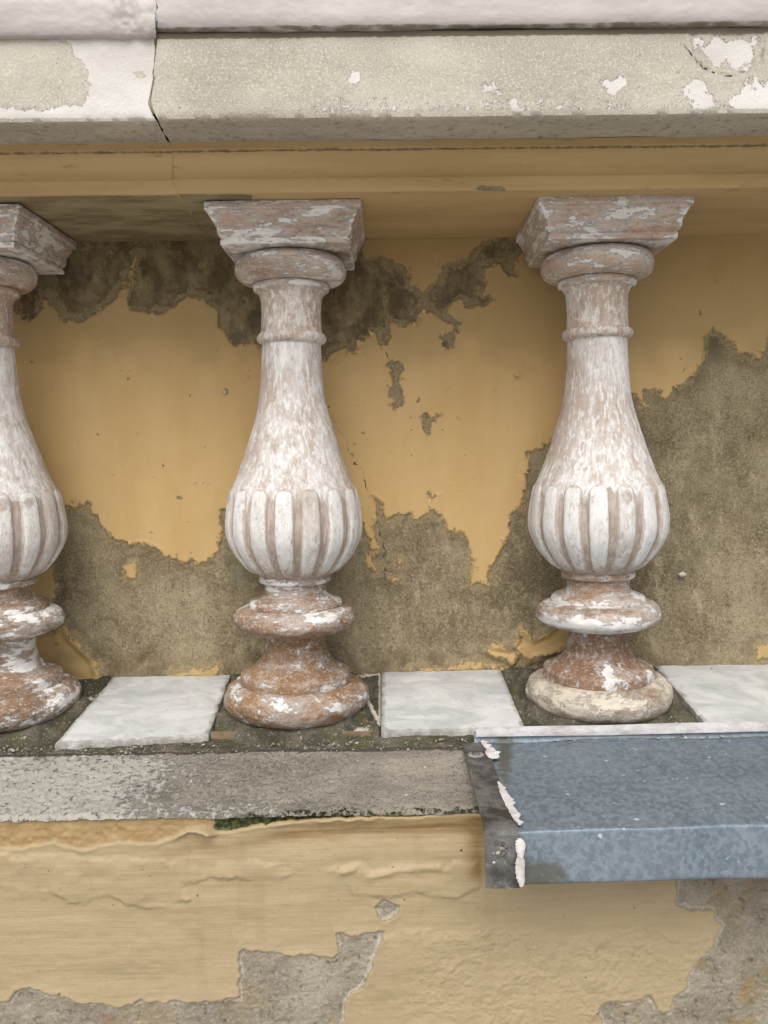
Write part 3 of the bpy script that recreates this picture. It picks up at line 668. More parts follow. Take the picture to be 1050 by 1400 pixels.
# ------------------------------------------------------------------ lower parapet: marble course, ledge and painted face
par = thing('parapet_wall', 'low ochre parapet with a marble course and flaking paint below the balusters', 'wall', (0, .8, CZ - .3))
O = np.array([0, .8, CZ - .3])
def fl(px, py, tilt=True):
    """where the view through a photo point meets the sloping marble course"""
    lo, hi = .5, 1.2
    r = ray(px, py)
    for _ in range(50):
        mid = .5 * (lo + hi); q = r * (mid / r[1]); z = q[2] + CZ
        if z > floor_z(q[0], mid): lo = mid
        else: hi = mid
    q = r * (lo / r[1]); return (q[0], lo)
SLABS = [[(75, 1017), (285, 1006), (313, 928), (148, 934)], [(521, 1000), (719, 997), (686, 922), (522, 923)], [(966, 991), (1190, 985), (1120, 908), (897, 912)]]
slab_xy = []
def slab_mesh(c, k):
    import bmesh
    bm = bmesh.new(); v = [bm.verts.new((x, y, -.016)) for x, y in c] + [bm.verts.new((x, y, 0)) for x, y in c]
    for f in ((3, 2, 1, 0), (4, 5, 6, 7), (0, 1, 5, 4), (1, 2, 6, 5), (2, 3, 7, 6), (3, 0, 4, 7)): bm.faces.new([v[i] for i in f])
    hor = [e for e in bm.edges if abs(e.verts[0].co.z - e.verts[1].co.z) < 1e-6]
    bmesh.ops.subdivide_edges(bm, edges=hor, cuts=44, use_grid_fill=True)
    sh = [e for e in bm.edges if len(e.link_faces) == 2 and e.calc_face_angle(0) > .8]
    bmesh.ops.bevel(bm, geom=sh, offset=.0011, segments=2, affect='EDGES', profile=.6)
    bmesh.ops.recalc_face_normals(bm, faces=bm.faces[:])
    co = np.array([q.co[:] for q in bm.verts]); d = sdf(co[:, :2], c)
    ed = sstep(.004, .0005, d); cen = co.mean(0)
    inw = cen[:2] - co[:, :2]; inw /= np.linalg.norm(inw, axis=1)[:, None]
    ch = np.clip(fbm(co + k, 55, 3, 5 + k) * .0003 + np.clip(fbm(co + k, 120, 3, 9 + k) - .55, 0, 1) * .005, -.0006, .004)
    co[:, :2] += inw * (ed * ch)[:, None]
    co[:, 2] -= sstep(.003, .0, d) * (co[:, 2] > -.004) * np.clip(fbm(co + k, 150, 3, 3), 0, 1) * .0012
    co[:, 2] += floor_z(co[:, 0], co[:, 1]) + fbm(co, 40, 2, 3) * .0003
    co -= O
    me = bpy.data.meshes.new('marble_slab')
    for q, p_ in zip(bm.verts, co): q.co = p_
    bm.to_mesh(me); bm.free(); me.shade_smooth(); me.set_sharp_from_angle(angle=R(35)); me.materials.append(MAT_MARBLE)
    at = me.attributes.new('edge', 'FLOAT', 'POINT'); at.data.foreach_set('value', np.asarray(sstep(.014, .0, d), np.float32))
    o = bpy.data.objects.new('marble_slab', me); col.objects.link(o); o.parent = par; return o
for k, q in enumerate(SLABS):
    c = [fl(*p) for p in q]; slab_xy.append(c)
    c[2] = (c[2][0], D_WALL + .004); c[3] = (c[3][0], D_WALL + .004)
    if k == 2: c[1] = (c[0][0] + .155, c[1][1]); c[2] = (c[3][0] + .155, c[2][1])
    o = slab_mesh(c, k)
for p0, p1 in (((288, 1004), (508, 1001)), ((-40, 1010), (62, 1001))):
    a_, b_ = fl(*p0), fl(*p1)
    o = bevel_box('tile_edging', (0, 0, -.012), (0, 0, .0008), MAT_EDGE, par, b=.0008, corners=[a_, b_, (b_[0], b_[1] + .003), (a_[0], a_[1] + .003)])
    for vv in o.data.vertices:
        vv.co.z += floor_z(vv.co.x, vv.co.y) + .0012 * math.sin(vv.co.x * 60); vv.co -= Vector(O)
# bed of dirty mortar the balusters stand in
xs = axis(XL, XR, -.46, .46, .0018, .03); ys = np.arange(.8135, .99, .0016)
Xg, Yg = np.meshgrid(xs, ys, indexing='ij')
V = np.stack([Xg.ravel(), Yg.ravel(), np.zeros(Xg.size)], 1)
inslab = np.maximum.reduce([sdf(V[:, :2], c) for c in slab_xy])
nz = fbm(V, 45, 4, 4) * .0014 + fbm(V, 170, 3, 5) * .0009
V[:, 2] = floor_z(V[:, 0], V[:, 1]) - .0045 + nz
V[:, 2] -= sstep(-.0022, .0002, inslab) * .008
lip = sstep(.8180, .8140, V[:, 1] + fbm(V, 60, 3, 8) * .0015); V[:, 2] -= lip * .012
V[:, 2] += sstep(.955, .982, V[:, 1] + fbm(V, 50, 3, 2) * .006) * .006
pr = PROJ(V)
pale = .8 * sstep(6, 0, np.abs(sdf(pr, [(490, 925), (520, 920), (520, 990), (498, 950)]))) + .55 * np.exp(-((pr[:, 1] - 1000 + (pr[:, 0] - 400) * .02) / 6) ** 2) * (.4 + fbm(pad3(pr), 1 / 60., 2, 3))
pale = np.maximum(pale, .75 * sstep(-.012, 0, -np.abs(V[:, 1] - .8165) ) * 0)
pale = np.maximum(pale, .55 * np.exp(-(((pr[:, 0] - 100) / 50) ** 2 + ((pr[:, 1] - 955) / 22) ** 2)))
V -= O
mesh_obj('mortar_bed', V, grid_faces(len(xs), len(ys)), MAT_MORTAR, par, sharp=None, attrs={'pale': pale})
# sloping concrete ledge
xs = axis(XL, XR, -.37, .40, .0013, .03); ys = np.arange(.6985, .83, .0013)
Xg, Yg = np.meshgrid(xs, ys, indexing='ij')
V = np.stack([Xg.ravel(), Yg.ravel(), np.zeros(Xg.size)], 1)
V[:, 2] = ledge_z(V[:, 0], V[:, 1])
pr = PROJ(V); p3 = pad3(pr)
chalk = .80 * sstep(560, 40, pr[:, 0] + (pr[:, 1] - 1060) * 1.0 + fbm(p3, 1 / 50., 4, 3) * 70)
chalk = np.maximum(chalk * (1 - .55 * sstep(1050, 1018, pr[:, 1] + fbm(p3, 1 / 30., 2, 4) * 10)), .5 * sstep(1085, 1110, pr[:, 1] + .012 * (pr[:, 0])) * sstep(620, 300, pr[:, 0]))
dirt_shade = .9 * np.exp(-((V[:, 1] - .8145) / .004) ** 2) + .35 * sstep(560, 640, pr[:, 0]) + .3 * np.exp(-((pr[:, 0] - 480) / 120) ** 2) * sstep(1060, 1020, pr[:, 1])
moss = .52 * sstep(255, 330, pr[:, 0] + fbm(p3, 1 / 30., 2, 9) * 20) * sstep(.7085, .702, V[:, 1] + fbm(V, 60, 3, 13) * .004)
V[:, 2] += fbm(V, 26, 3, 7) * .0011 + fbm(V, 120, 4, 8, .65) * .0011 * (.6 + .9 * chalk) + np.clip(fbm(V, 330, 2, 5), .15, 1) * .0013 * (.4 + chalk)
V[:, 2] -= sstep(.7035, .6985, V[:, 1] + fbm(V, 80, 3, 2) * .002) * .0032
V -= O
mesh_obj('ledge', V, grid_faces(len(xs), len(ys)), MAT_LEDGE, par, sharp=None, attrs={'chalk': chalk, 'dirt_shade': dirt_shade, 'moss': moss})
# painted face of the parapet
BARE = [
    [(-300, 1368), (0, 1370), (15, 1370), (22, 1355), (30, 1350), (60, 1357), (110, 1370), (160, 1376), (185, 1371), (194, 1366), (200, 1371), (250, 1370), (290, 1366), (328, 1365), (330, 1330), (327, 1310), (332, 1296), (360, 1297), (400, 1304), (457, 1310), (463, 1278), (500, 1277), (525, 1272),
     (515, 1295), (500, 1340), (472, 1367), (470, 1400), (460, 1560), (-300, 1560)],
    [(512, 1240), (525, 1232), (548, 1238), (545, 1250), (525, 1262), (515, 1252)],
    [(927, 1195), (925, 1235), (940, 1242), (975, 1245), (984, 1265), (975, 1295), (945, 1320), (940, 1350), (920, 1360), (915, 1380), (900, 1400), (850, 1500), (1500, 1560), (1500, 1195)],
    [(818, 1376), (826, 1369), (838, 1366), (856, 1367), (875, 1363), (888, 1357), (893, 1366), (900, 1378), (930, 1385), (930, 1470), (840, 1440), (824, 1400)],
]
xs = axis(XL, XR, -.37, .37, .0012, .03); zt = -.3105
zs = np.concatenate([np.linspace(-1.20, -.56, 22)[:-1], np.arange(-.56, -.3085, .0011)])
Xg, Zg = np.meshgrid(xs, zs, indexing='ij')
V = np.stack([Xg.ravel(), np.full(Xg.size, D_LOW), Zg.ravel() + CZ + .0045 * Xg.ravel()], 1)
topz = ledge_z(V[:, 0], np.full(len(V), D_LOW))
k = sstep(-.42, -.3085, Zg.ravel()); V[:, 2] += k * (topz - .0025 - (CZ - .3085 + .0045 * V[:, 0]))
P = PROJ(V); P3 = pad3(P)
pe = np.maximum.reduce([sdf(P, q) for q in BARE]); pe += fbm(P3, 1 / 22., 4, 3) * 3.5 + fbm(P3, 1 / 6., 2, 8) * 1.6
SKIM = [(-400, 1160), (0, 1158), (30, 1158), (50, 1155), (75, 1150), (90, 1157), (120, 1160), (140, 1154), (165, 1149), (190, 1153), (215, 1152), (240, 1141), (255, 1131), (270, 1129), (290, 1137), (310, 1138), (340, 1131), (380, 1125), (430, 1120), (500, 1116), (560, 1116), (650, 1111), (760, 1100), (1500, 1080), (1500, 1700), (-400, 1700)]
sk = sdf(P, SKIM) + fbm(P3, 1 / 14., 3, 15) * 1.6
layer = sstep(-1.2, 1.2, sk)
y = -layer * .0014
y -= np.exp(-((sk - 2.5) / 3.) ** 2) * np.clip(.55 + .7 * fbm(P3, 1 / 28., 3, 41), .1, 1.3) * (.0008 + .0075 * np.exp(-((P[:, 0] - 278) / 30) ** 2) * 1.4 + .0022 * sstep(300, 420, P[:, 0]) * (.6 + .5 * fbm(P3, 1 / 40., 2, 6)))
y += .0022 * sstep(300, 420, P[:, 0]) * np.exp(-((sk - 24) / 12.) ** 2)
y += .004 * sstep(270, 330, P[:, 0]) * sstep(1, -3, sk)                 # open groove where the skin has let go
# older coats under the paint: wavy steps
def coat(poly, amt, wd=2.0, sg=0):
    s_ = sdf(P, poly) + fbm(P3, 1 / 24., 4, 50 + sg, .65) * 6; amt = 1.35 * amt * np.clip(.65 + .9 * fbm(P3, 1 / 45., 3, 90 + sg), .05, 1.2); return sstep(-wd, wd, s_) * amt
y -= coat([(-300, 1165), (-300, 1210), (0, 1210), (25, 1214), (38, 1226), (52, 1216), (75, 1215), (90, 1230), (115, 1238), (130, 1228), (150, 1222), (165, 1226), (180, 1240), (200, 1243), (230, 1236), (260, 1226), (250, 1206), (290, 1200), (330, 1198), (350, 1206), (390, 1196), (420, 1180), (300, 1172)], .0015, 3.5, 1)
y -= coat([(450, 1190), (480, 1182), (500, 1196), (530, 1190), (600, 1185), (655, 1172), (655, 1215), (610, 1225), (560, 1222), (500, 1228), (470, 1205)], .0014, 5, 2)
y += coat([(793, 1215), (870, 1205), (898, 1212), (890, 1232), (872, 1240), (870, 1262), (850, 1272), (830, 1262), (835, 1246), (800, 1246)], .0010, 3, 3)
y -= coat([(500, 1290), (545, 1268), (600, 1274), (690, 1266), (800, 1290), (880, 1330), (800, 1400), (760, 1500), (470, 1500), (490, 1400)], .0010, 6, 4)
y -= np.exp(-(pdist(P, [(470, 1190), (490, 1183), (505, 1196), (540, 1188), (600, 1184)]) / 5) ** 2) * .0026
trow = V * np.array([.22, 1, 1.0])
y -= fbm(trow, 60, 5, 5, .6) * .0005 + fbm(V * np.array([.7, 1, 1]), 15, 4, 6, .6) * .0024
lumpy = sstep(500, 600, P[:, 0]) * sstep(1250, 1290, P[:, 1] + fbm(P3, 1 / 30., 2, 2) * 15)
y -= lumpy * (np.abs(fbm(V * np.array([.8, 1, 1]), 150, 3, 10, .6)) * .0013 + fbm(V, 60, 3, 16) * .0006) * np.clip(.6 + fbm(V, 22, 2, 19), .2, 1.3)
lumpy2 = sstep(1165, 1150, P[:, 1]) * (1 - layer); y -= lumpy2 * fbm(V, 260, 3, 12) * .0007
pk = sstep(-1.2, 1.4, pe)
y += pk * (.0024 - fbm(V, 150, 4, 20, .75) * .0007 - np.clip(fbm(V, 420, 2, 22), 0, 1) * .0009)
y -= sstep(-12, -1, pe) * (1 - pk) * .0007
V2 = V.copy(); V2[:, 1] += y
moss = np.maximum(.95 * sstep(275, 310, P[:, 0]) * sstep(2, -3, sk) * sstep(1150, 1140, P[:, 1]), 0)
stain = .95 * sstep(300, 420, P[:, 0]) * np.exp(-((sk - 16) / 12.) ** 2) + .9 * np.exp(-(((P[:, 0] - 652) / 12) ** 2)) * sstep(1110, 1130, P[:, 1]) * sstep(1215, 1185, P[:, 1])
stain = stain + .45 * np.exp(-((P[:, 0] - 280) / 60) ** 2 - ((sk - 22) / 12) ** 2)
lime = sstep(850, 930, P[:, 0]) * sstep(1265, 1300, P[:, 1] + fbm(P3, 1 / 30., 2, 7) * 14) + .35
V2 -= O
mesh_obj('painted_face', V2, grid_faces(len(xs), len(zs)), MAT_LOW, par, sharp=None, attrs={'peel': pe, 'layer': layer, 'lump': lumpy, 'moss': moss, 'stain': np.clip(stain, 0, 1), 'lime': np.clip(lime, 0, 1)})
bevel_box('masonry_core', (XL, -.088, -1.2), (XR, .38, -.035), MAT_MORTAR, par)
# moss cushions along the ledge edge
rs = np.random.RandomState(4)
tv, tf = [], []
for k in range(360):
    px = 285 + 370 * rs.rand()
    if math.sin(px * .045) + math.sin(px * .11) < -.5 + rs.rand(): continue
    c = U(px, np.interp(px, [285, 650], [1117, 1108]) + rs.randn() * 1.3, .7005)
    r = .0003 + .0007 * rs.rand()
    b = len(tv)
    for q in ((1, 0, 0), (0, 1, 0), (-1, 0, 0), (0, -1, 0), (0, 0, 1), (0, 0, -1)):
        tv.append(c + np.array(q) * r * (.6 + .8 * rs.rand()) * np.array([1.5, 1, .8]) + np.array([0, .0012 * rs.rand(), -.001]))
    for a_ in ((0, 1, 4), (1, 2, 4), (2, 3, 4), (3, 0, 4), (1, 0, 5), (2, 1, 5), (3, 2, 5), (0, 3, 5)): tf.append(tuple(b + i for i in a_))
o = mesh_obj('moss_fringe', np.array(tv) - O, tf, MAT_MOSS, par); o['kind'] = 'stuff'

# ------------------------------------------------------------------ balusters
SC = D_AX / FPX
def zy(py):            # height above lens for a photo row measured on the middle baluster's axis
    return U(403, py, D_AX)[2] - CZ
def rp(h, py): return h * D_AX / ray(403, py)[1]
def section(rows, n=6, smooth=True):
    pts = [(rp(h, yv), zy(yv)) for h, yv in rows]
    return spline(pts, n) if smooth else np.array(pts)
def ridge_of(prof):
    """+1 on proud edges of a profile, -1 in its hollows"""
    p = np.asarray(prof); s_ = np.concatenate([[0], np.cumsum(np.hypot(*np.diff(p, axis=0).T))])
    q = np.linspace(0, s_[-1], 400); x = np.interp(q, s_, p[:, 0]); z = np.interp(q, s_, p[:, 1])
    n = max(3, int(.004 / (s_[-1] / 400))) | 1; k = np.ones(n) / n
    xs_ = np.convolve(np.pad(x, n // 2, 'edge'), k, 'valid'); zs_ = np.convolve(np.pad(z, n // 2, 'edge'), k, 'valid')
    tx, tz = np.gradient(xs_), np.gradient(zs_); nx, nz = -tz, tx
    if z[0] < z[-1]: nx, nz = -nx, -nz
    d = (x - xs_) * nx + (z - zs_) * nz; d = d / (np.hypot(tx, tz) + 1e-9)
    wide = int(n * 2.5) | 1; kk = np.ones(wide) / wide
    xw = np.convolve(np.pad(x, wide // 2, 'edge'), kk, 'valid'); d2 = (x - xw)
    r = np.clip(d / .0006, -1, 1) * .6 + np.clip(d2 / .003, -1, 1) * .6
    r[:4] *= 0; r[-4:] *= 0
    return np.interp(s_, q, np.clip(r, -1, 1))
def lathe(name, prof, mat, parent, seed, amp=.0005, nseg=128, chips=0.0, cap=True):
    prof = np.asarray(prof)
    th = np.linspace(0, 2 * np.pi, nseg, endpoint=False)
    T, K = np.meshgrid(th, np.arange(len(prof)), indexing='ij')
    r = prof[:, 0][K]; z = prof[:, 1][K]
    v = np.stack([np.cos(T) * r, np.sin(T) * r, z], -1).reshape(-1, 3)
    n = fbm(v + seed, 30, 3, seed) * amp + fbm(v + seed, 140, 3, seed + 2) * amp * .45
    if chips: n = n - np.clip(fbm(v + seed * 2, 75, 3, seed + 4) - .45, 0, 1) * chips
    rr = np.maximum(r.ravel() + n, 1e-4)
    v[:, 0] = np.cos(T.ravel()) * rr; v[:, 1] = np.sin(T.ravel()) * rr; v[:, 2] += n * .6
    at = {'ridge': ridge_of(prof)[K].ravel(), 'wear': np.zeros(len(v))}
    if name == 'vase':
        zz = v[:, 2]; ed = fbm(v + seed, 40, 3, 5) * .004
        at['wear'] = .72 * sstep(zy(656), zy(696), zz + ed) + .25 * sstep(zy(756), zy(772), zz + ed) + .25 * sstep(zy(530), zy(480), zz + ed * 3)
    return mesh_obj(name, v, grid_faces(nseg, len(prof), True, prof[0, 1] > prof[-1, 1]), mat, parent, sharp=55, attrs=at)
VASE = section([(40, 470), (40.6, 487), (41.5, 507), (43, 528), (45.5, 550), (50.5, 572), (57.5, 594), (65.5, 620), (75.5, 648), (84.6, 670), (89.9, 690), (92.3, 706), (92.9, 720), (90.8, 734), (85.0, 748), (75.3, 763), (62, 777), (47, 786)], 7)
ENV = VASE.copy()
VASE = resample(VASE, .0012)
VASE = VASE - np.stack([.0030 * sstep(zy(662), zy(712), VASE[:, 1]) * sstep(zy(786), zy(779), VASE[:, 1]), 0 * VASE[:, 1]], 1)
def vase_r(z): return np.interp(-z, -ENV[:, 1], ENV[:, 0])
def gadroon(parent, ang, mat, seed):
    z0, z1 = zy(665), zy(784)
    nv, nu = 46, 15
    # equal steps along the curve
    zz = np.linspace(z0, z1, 300); rr = vase_r(zz); s = np.concatenate([[0], np.cumsum(np.hypot(np.diff(zz), np.diff(rr)))])
    L = s[-1]; tt = (1 - np.cos(np.linspace(0, np.pi, nv))) / 2 * L
    z = np.interp(tt, s, zz); r = np.interp(tt, s, rr)
    dz = np.gradient(z, tt); dr = np.gradient(r, tt)
    nr, nz = -dz, dr; nl = np.hypot(nr, nz); nr, nz = nr / nl, nz / nl
    half = .385 * 2 * np.pi / 16
    hw = half * rp(91, 720)
    a = np.clip(tt / hw, 0, 1); capw = np.sqrt(np.clip(1 - (1 - a) ** 2, 0, 1))
    b = np.clip((L - tt) / (hw * 1.1), 0, 1); capb = np.sqrt(np.clip(1 - (1 - b) ** 2, 0, 1))
    wd = half * np.minimum(capw, capb)
    u = np.sin(np.linspace(-np.pi / 2, np.pi / 2, nu))
    Uu, K = np.meshgrid(u, np.arange(nv), indexing='ij')
    lowr = sstep(zy(665), zy(705), z)
    H = (.0022 + .0018 * lowr)[K] * np.clip(np.minimum(capw, capb), 0, 1)[K] ** .6 * (1 - np.abs(Uu) ** 6.0) ** .8 - (.0008 + .0026 * lowr)[K]
    A = ang + Uu * wd[K]
    R_ = r[K] + nr[K] * H; Z_ = z[K] + nz[K] * H
    v = np.stack([np.cos(A) * R_, np.sin(A) * R_, Z_], -1).reshape(-1, 3)
    nn = fbm(v + seed, 70, 3, seed) * .00045
    v[:, 0] += np.cos(A.ravel()) * nn; v[:, 1] += np.sin(A.ravel()) * nn
    rs_ = np.random.RandomState(seed)
    T_ = (tt / L)[K].ravel(); uu = np.abs(Uu).ravel()
    wear = .55 * sstep(.66, .97, uu) + .6 * sstep(.05, .0, T_) + (.35 + .5 * rs_.rand()) * sstep(.80 - .1 * rs_.rand(), .98, T_) + .13 + .20 * rs_.rand()
    if rs_.rand() < .3: wear += .6 * np.exp(-((T_ - .12) / .05) ** 2 - (uu / .6) ** 2)
    return mesh_obj('gadroon', v, grid_faces(nu, nv, flip=True), mat, parent, sharp=None, attrs={'wear': wear, 'ridge': np.zeros(len(v))})
def abacus(parent, mat, seed):
    hb, ht = .0640, .0758
    zb, zt, zf = zy(353), .2437, .2362
    prof = np.concatenate([[(.02, zb), (.045, zb)], [(hb - .0008, zb), (hb, zb + .0008), (hb + .0002, zb + .0052), (hb - .0012, zb + .0060)],
                           spline([(hb - .0012, zb + .0066), (hb + .0012, zb + .0090), (hb + .0024, zb + .0125), (hb + .0026, zb + .0160), (hb + .0046, zb + .0205), (ht - .0030, zf - .0026)], 6),
                           [(ht - .0028, zf - .0006), (ht - .0006, zf - .0002), (ht, zf + .0006), (ht + .0002, zt - .0012), (ht - .0006, zt - .0002), (.02, zt)]])
    prof = resample(prof, .0018)
    nside = 44
    per = []
    tl = np.linspace(-1, 1, nside + 1)[:-1]
    for t in tl: per.append((t, -1))
    for t in tl: per.append((1, t))
    for t in tl: per.append((-t, 1))
    for t in tl: per.append((-1, -t))
    per = np.array(per)
    I, K = np.meshgrid(np.arange(len(per)), np.arange(len(prof)), indexing='ij')
    h = prof[:, 0][K]; z = prof[:, 1][K]
    v = np.stack([per[:, 0][I] * h, per[:, 1][I] * h, z], -1).reshape(-1, 3)
    n = fbm(v + seed, 35, 3, seed) * .0006 + fbm(v + seed, 150, 3, seed + 1) * .0003
    cor = np.minimum(np.abs(per[:, 0]), np.abs(per[:, 1]))[I].ravel()
    n = n - sstep(.90, 1.0, cor) * (.0012 + np.clip(fbm(v + seed, 110, 3, seed + 3), -.3, 1) * .0018)
    dirv = np.stack([per[:, 0][I].ravel(), per[:, 1][I].ravel()], 1)
    v[:, :2] += dirv * n[:, None]; v[:, 2] += n * .4 * (v[:, 2] < zt - .004)
    rd = ridge_of(prof)[K].ravel(); rd = np.maximum(rd, 1.0 * sstep(.93, 1.0, cor))
    return mesh_obj('abacus', v, grid_faces(len(per), len(prof), True), mat, parent, sharp=45, attrs={'ridge': rd})
ECH = np.concatenate([section([(58, 352.5), (66, 355), (73, 361), (76, 370), (74, 380), (66, 387.5), (54, 390)], 6), section([(51.0, 390), (52.3, 393), (52, 397), (50.5, 399.5), (48, 401)], 4)])
NECK = section([(50, 398.5), (46.5, 402), (43, 407), (41.3, 415), (40.7, 428), (40.6, 440), (41.0, 452), (42, 458), (42, 463)], 6)
COL = section([(40, 456.5), (44.5, 457.5), (47.2, 460.5), (47.6, 464), (46.5, 467.5), (43.5, 470), (39.5, 471.5)], 5)
RING = section([(44, 784), (48.2, 786), (49.2, 790), (48, 794), (43, 796.5), (41.6, 801), (41.7, 806), (43.5, 810.5), (50, 814.5), (58, 817.5), (62, 820.5), (63.4, 824.5), (62.8, 827.5), (60, 829)], 6)
DISC = section([(55, 827), (62, 827), (72, 829), (79, 834), (82.4, 841), (82.2, 847), (79, 852.5), (70, 857.5), (58, 861), (46, 863.5)], 6)
STEM = section([(47, 861), (43, 865), (42, 873), (42.2, 883), (44.5, 893), (51, 904), (61, 911), (69.5, 914.5), (73.2, 917.5), (74, 922), (74, 928), (73, 932), (70, 934)], 6)
FOOT = section([(62, 930), (72, 930), (82, 931), (90.5, 936), (95.8, 943), (97, 950), (95.5, 958), (90, 966), (82, 971), (68, 974), (30, 976)], 6)
CLAY = dict(clay=(.36, .175, .085))
mats = {
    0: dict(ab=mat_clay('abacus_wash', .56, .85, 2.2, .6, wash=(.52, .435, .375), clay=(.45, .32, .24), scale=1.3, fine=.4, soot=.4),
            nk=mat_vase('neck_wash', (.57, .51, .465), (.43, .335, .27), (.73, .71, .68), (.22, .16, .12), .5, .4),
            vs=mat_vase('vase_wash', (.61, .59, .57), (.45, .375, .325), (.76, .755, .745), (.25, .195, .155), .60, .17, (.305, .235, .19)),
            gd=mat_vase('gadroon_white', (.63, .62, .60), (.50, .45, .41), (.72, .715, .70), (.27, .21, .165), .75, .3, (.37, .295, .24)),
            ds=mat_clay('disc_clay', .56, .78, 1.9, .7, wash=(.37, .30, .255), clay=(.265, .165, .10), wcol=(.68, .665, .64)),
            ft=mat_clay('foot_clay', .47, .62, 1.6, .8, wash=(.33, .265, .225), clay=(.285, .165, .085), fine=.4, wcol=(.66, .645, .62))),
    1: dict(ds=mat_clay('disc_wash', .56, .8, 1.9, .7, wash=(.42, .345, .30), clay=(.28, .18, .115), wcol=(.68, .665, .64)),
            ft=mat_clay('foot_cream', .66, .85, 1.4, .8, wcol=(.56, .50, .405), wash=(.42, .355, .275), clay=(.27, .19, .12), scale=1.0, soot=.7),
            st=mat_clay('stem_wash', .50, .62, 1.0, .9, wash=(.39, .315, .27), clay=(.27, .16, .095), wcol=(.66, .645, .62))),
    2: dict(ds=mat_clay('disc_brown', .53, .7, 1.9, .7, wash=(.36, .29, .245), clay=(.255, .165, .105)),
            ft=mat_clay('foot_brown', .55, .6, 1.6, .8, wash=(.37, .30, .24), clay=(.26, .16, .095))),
}
def baluster(px, label, phase, tilt, ds, ft, st, seed):
    base = U(px, 850, D_AX)
    root = thing('baluster', label, 'baluster', (base[0], D_AX, CZ), 'clay balusters standing in a row under the rail')
    root.rotation_euler = (0, tilt, 0)
    m0 = mats[0]
    a = abacus(root, m0['ab'], seed + 1)
    a.rotation_euler = (0, -tilt, R(.5 * math.sin(seed)))
    a.location = (.003, 0, 0) if seed == 100 else (0, 0, 0)
    lathe('echinus', ECH, m0['ab'], root, seed + 2, .0006, 120, .001)
    lathe('neck', NECK, m0['nk'], root, seed + 3, .0005, 110)
    c = lathe('collar', COL, m0['nk'], root, seed + 4, .0005, 110, .0012)
    vz = lathe('vase', VASE, m0['vs'], root, seed + 5, .0005, 170)
    for k in range(16): gadroon(vz, phase + k * 2 * math.pi / 16 + .012 * math.sin(seed + 5 * k), m0['gd'], seed + 20 + k)
    lathe('shoulder_ring', RING, ds, root, seed + 6, .0007, 120, .0012)
    lathe('disc', DISC, ds, root, seed + 7, .0015, 140, .003)
    lathe('stem', STEM, st, root, seed + 8, .0012, 130, .002)
    lathe('foot', FOOT, ft, root, seed + 9, .0022, 150, .0035)
    # rough pat of mortar pressed round the foot
    th = np.linspace(0, 2 * np.pi, 90, endpoint=False); rad = np.linspace(.02, .098, 24)
    T, K = np.meshgrid(th, rad, indexing='ij'); v = np.stack([np.cos(T) * K, np.sin(T) * K, 0 * T], -1).reshape(-1, 3)
    rim = sstep(.072, .094, np.hypot(v[:, 0], v[:, 1]) + fbm(v + seed, 28, 3, seed) * .012)
    zf = np.array([floor_z(base[0] + q[0], D_AX + q[1]) for q in v]) - CZ
    v[:, 2] = zf + (1 - rim) * .0055 - .0085 * rim + fbm(v + seed, 90, 4, seed + 6) * .0022
    wx = v[:, :2] + np.array([base[0], D_AX]); ins = np.maximum.reduce([sdf(wx, c) for c in slab_xy])
    v[:, 2] -= .02 * sstep(-.005, -.002, ins) + .02 * sstep(-.078, -.082, v[:, 1])
    o = mesh_obj('mortar_pad', v, grid_faces(90, 24, True), MAT_MORTAR, root, sharp=None, attrs={'pale': np.clip(fbm(v + seed, 60, 2, seed), 0, 1) * .35})
    return root
hp = -math.pi / 2
baluster(406, 'middle baluster with bare orange clay foot and disc', hp - .03, R(0.55), mats[0]['ds'], mats[0]['ft'], mats[0]['ft'], 100)
baluster(816, 'right baluster with cream foot above the zinc flashing', hp + math.pi / 16 - .02, R(-.35), mats[1]['ds'], mats[1]['ft'], mats[1]['st'], 200)
baluster(-3, 'left baluster cut off by the left edge of the view', hp + .15, R(-1.2), mats[2]['ds'], mats[2]['ft'], mats[2]['ds'], 300)

# ------------------------------------------------------------------ galvanised flashing over the right of the ledge
fz = thing('metal_flashing', 'galvanised zinc sheet flashing capping the ledge below the right baluster', 'flashing', (.25, .72, CZ - .29))
FO = np.array([.25, .72, CZ - .29])
def fx(px, py, d): return U(px, py, d)[0]
XE = .0865                                # left end of the sheet
prof = np.concatenate([[(.8235, -.2790), (.8205, -.2795), (.8180, -.2860)], spline([(.8170, -.2875), (.8140, -.2888), (.80, -.2890), (.72, -.2896), (.632, -.2908)], 3),
                       spline([(.6275, -.2909), (.6262, -.2914), (.6257, -.2927)], 3), [(.6255, -.3315), (.6262, -.3328), (.634, -.3326)]])
prof = resample(prof, .0022)
xs = axis(XE, XR, XE, .42, .004, .03)
I, K = np.meshgrid(np.arange(len(xs)), np.arange(len(prof)), indexing='ij')
V = np.stack([xs[I].ravel(), prof[:, 0][K].ravel(), prof[:, 1][K].ravel() + CZ + .0060 * xs[I].ravel()], 1)
V[:, 2] += fbm(V, 9, 2, 3) * .0014; V[:, 1] += fbm(V, 14, 3, 4) * .0013
pr = PROJ(V)
edge = np.exp(-((V[:, 1] - .628) / .003) ** 2) * (V[:, 2] - CZ > -.2945)
grime_shade = .5 * np.exp(-((pr[:, 0] - 735) / 40) ** 2 - ((pr[:, 1] - 1195) / 22) ** 2) * 1.6 + .6 * np.exp(-((pr[:, 0] - 690) / 14) ** 2) * sstep(1100, 1030, pr[:, 1]) + .35 * np.exp(-((pr[:, 0] - 690) / 16) ** 2)
grime_shade += .25 * sstep(-.295, -.300, V[:, 2] - CZ - .006 * V[:, 0])  # darkens the front lip: shade of the upright face painted in
grime_shade += .9 * np.exp(-((V[:, 1] - .8160) / .0012) ** 2)
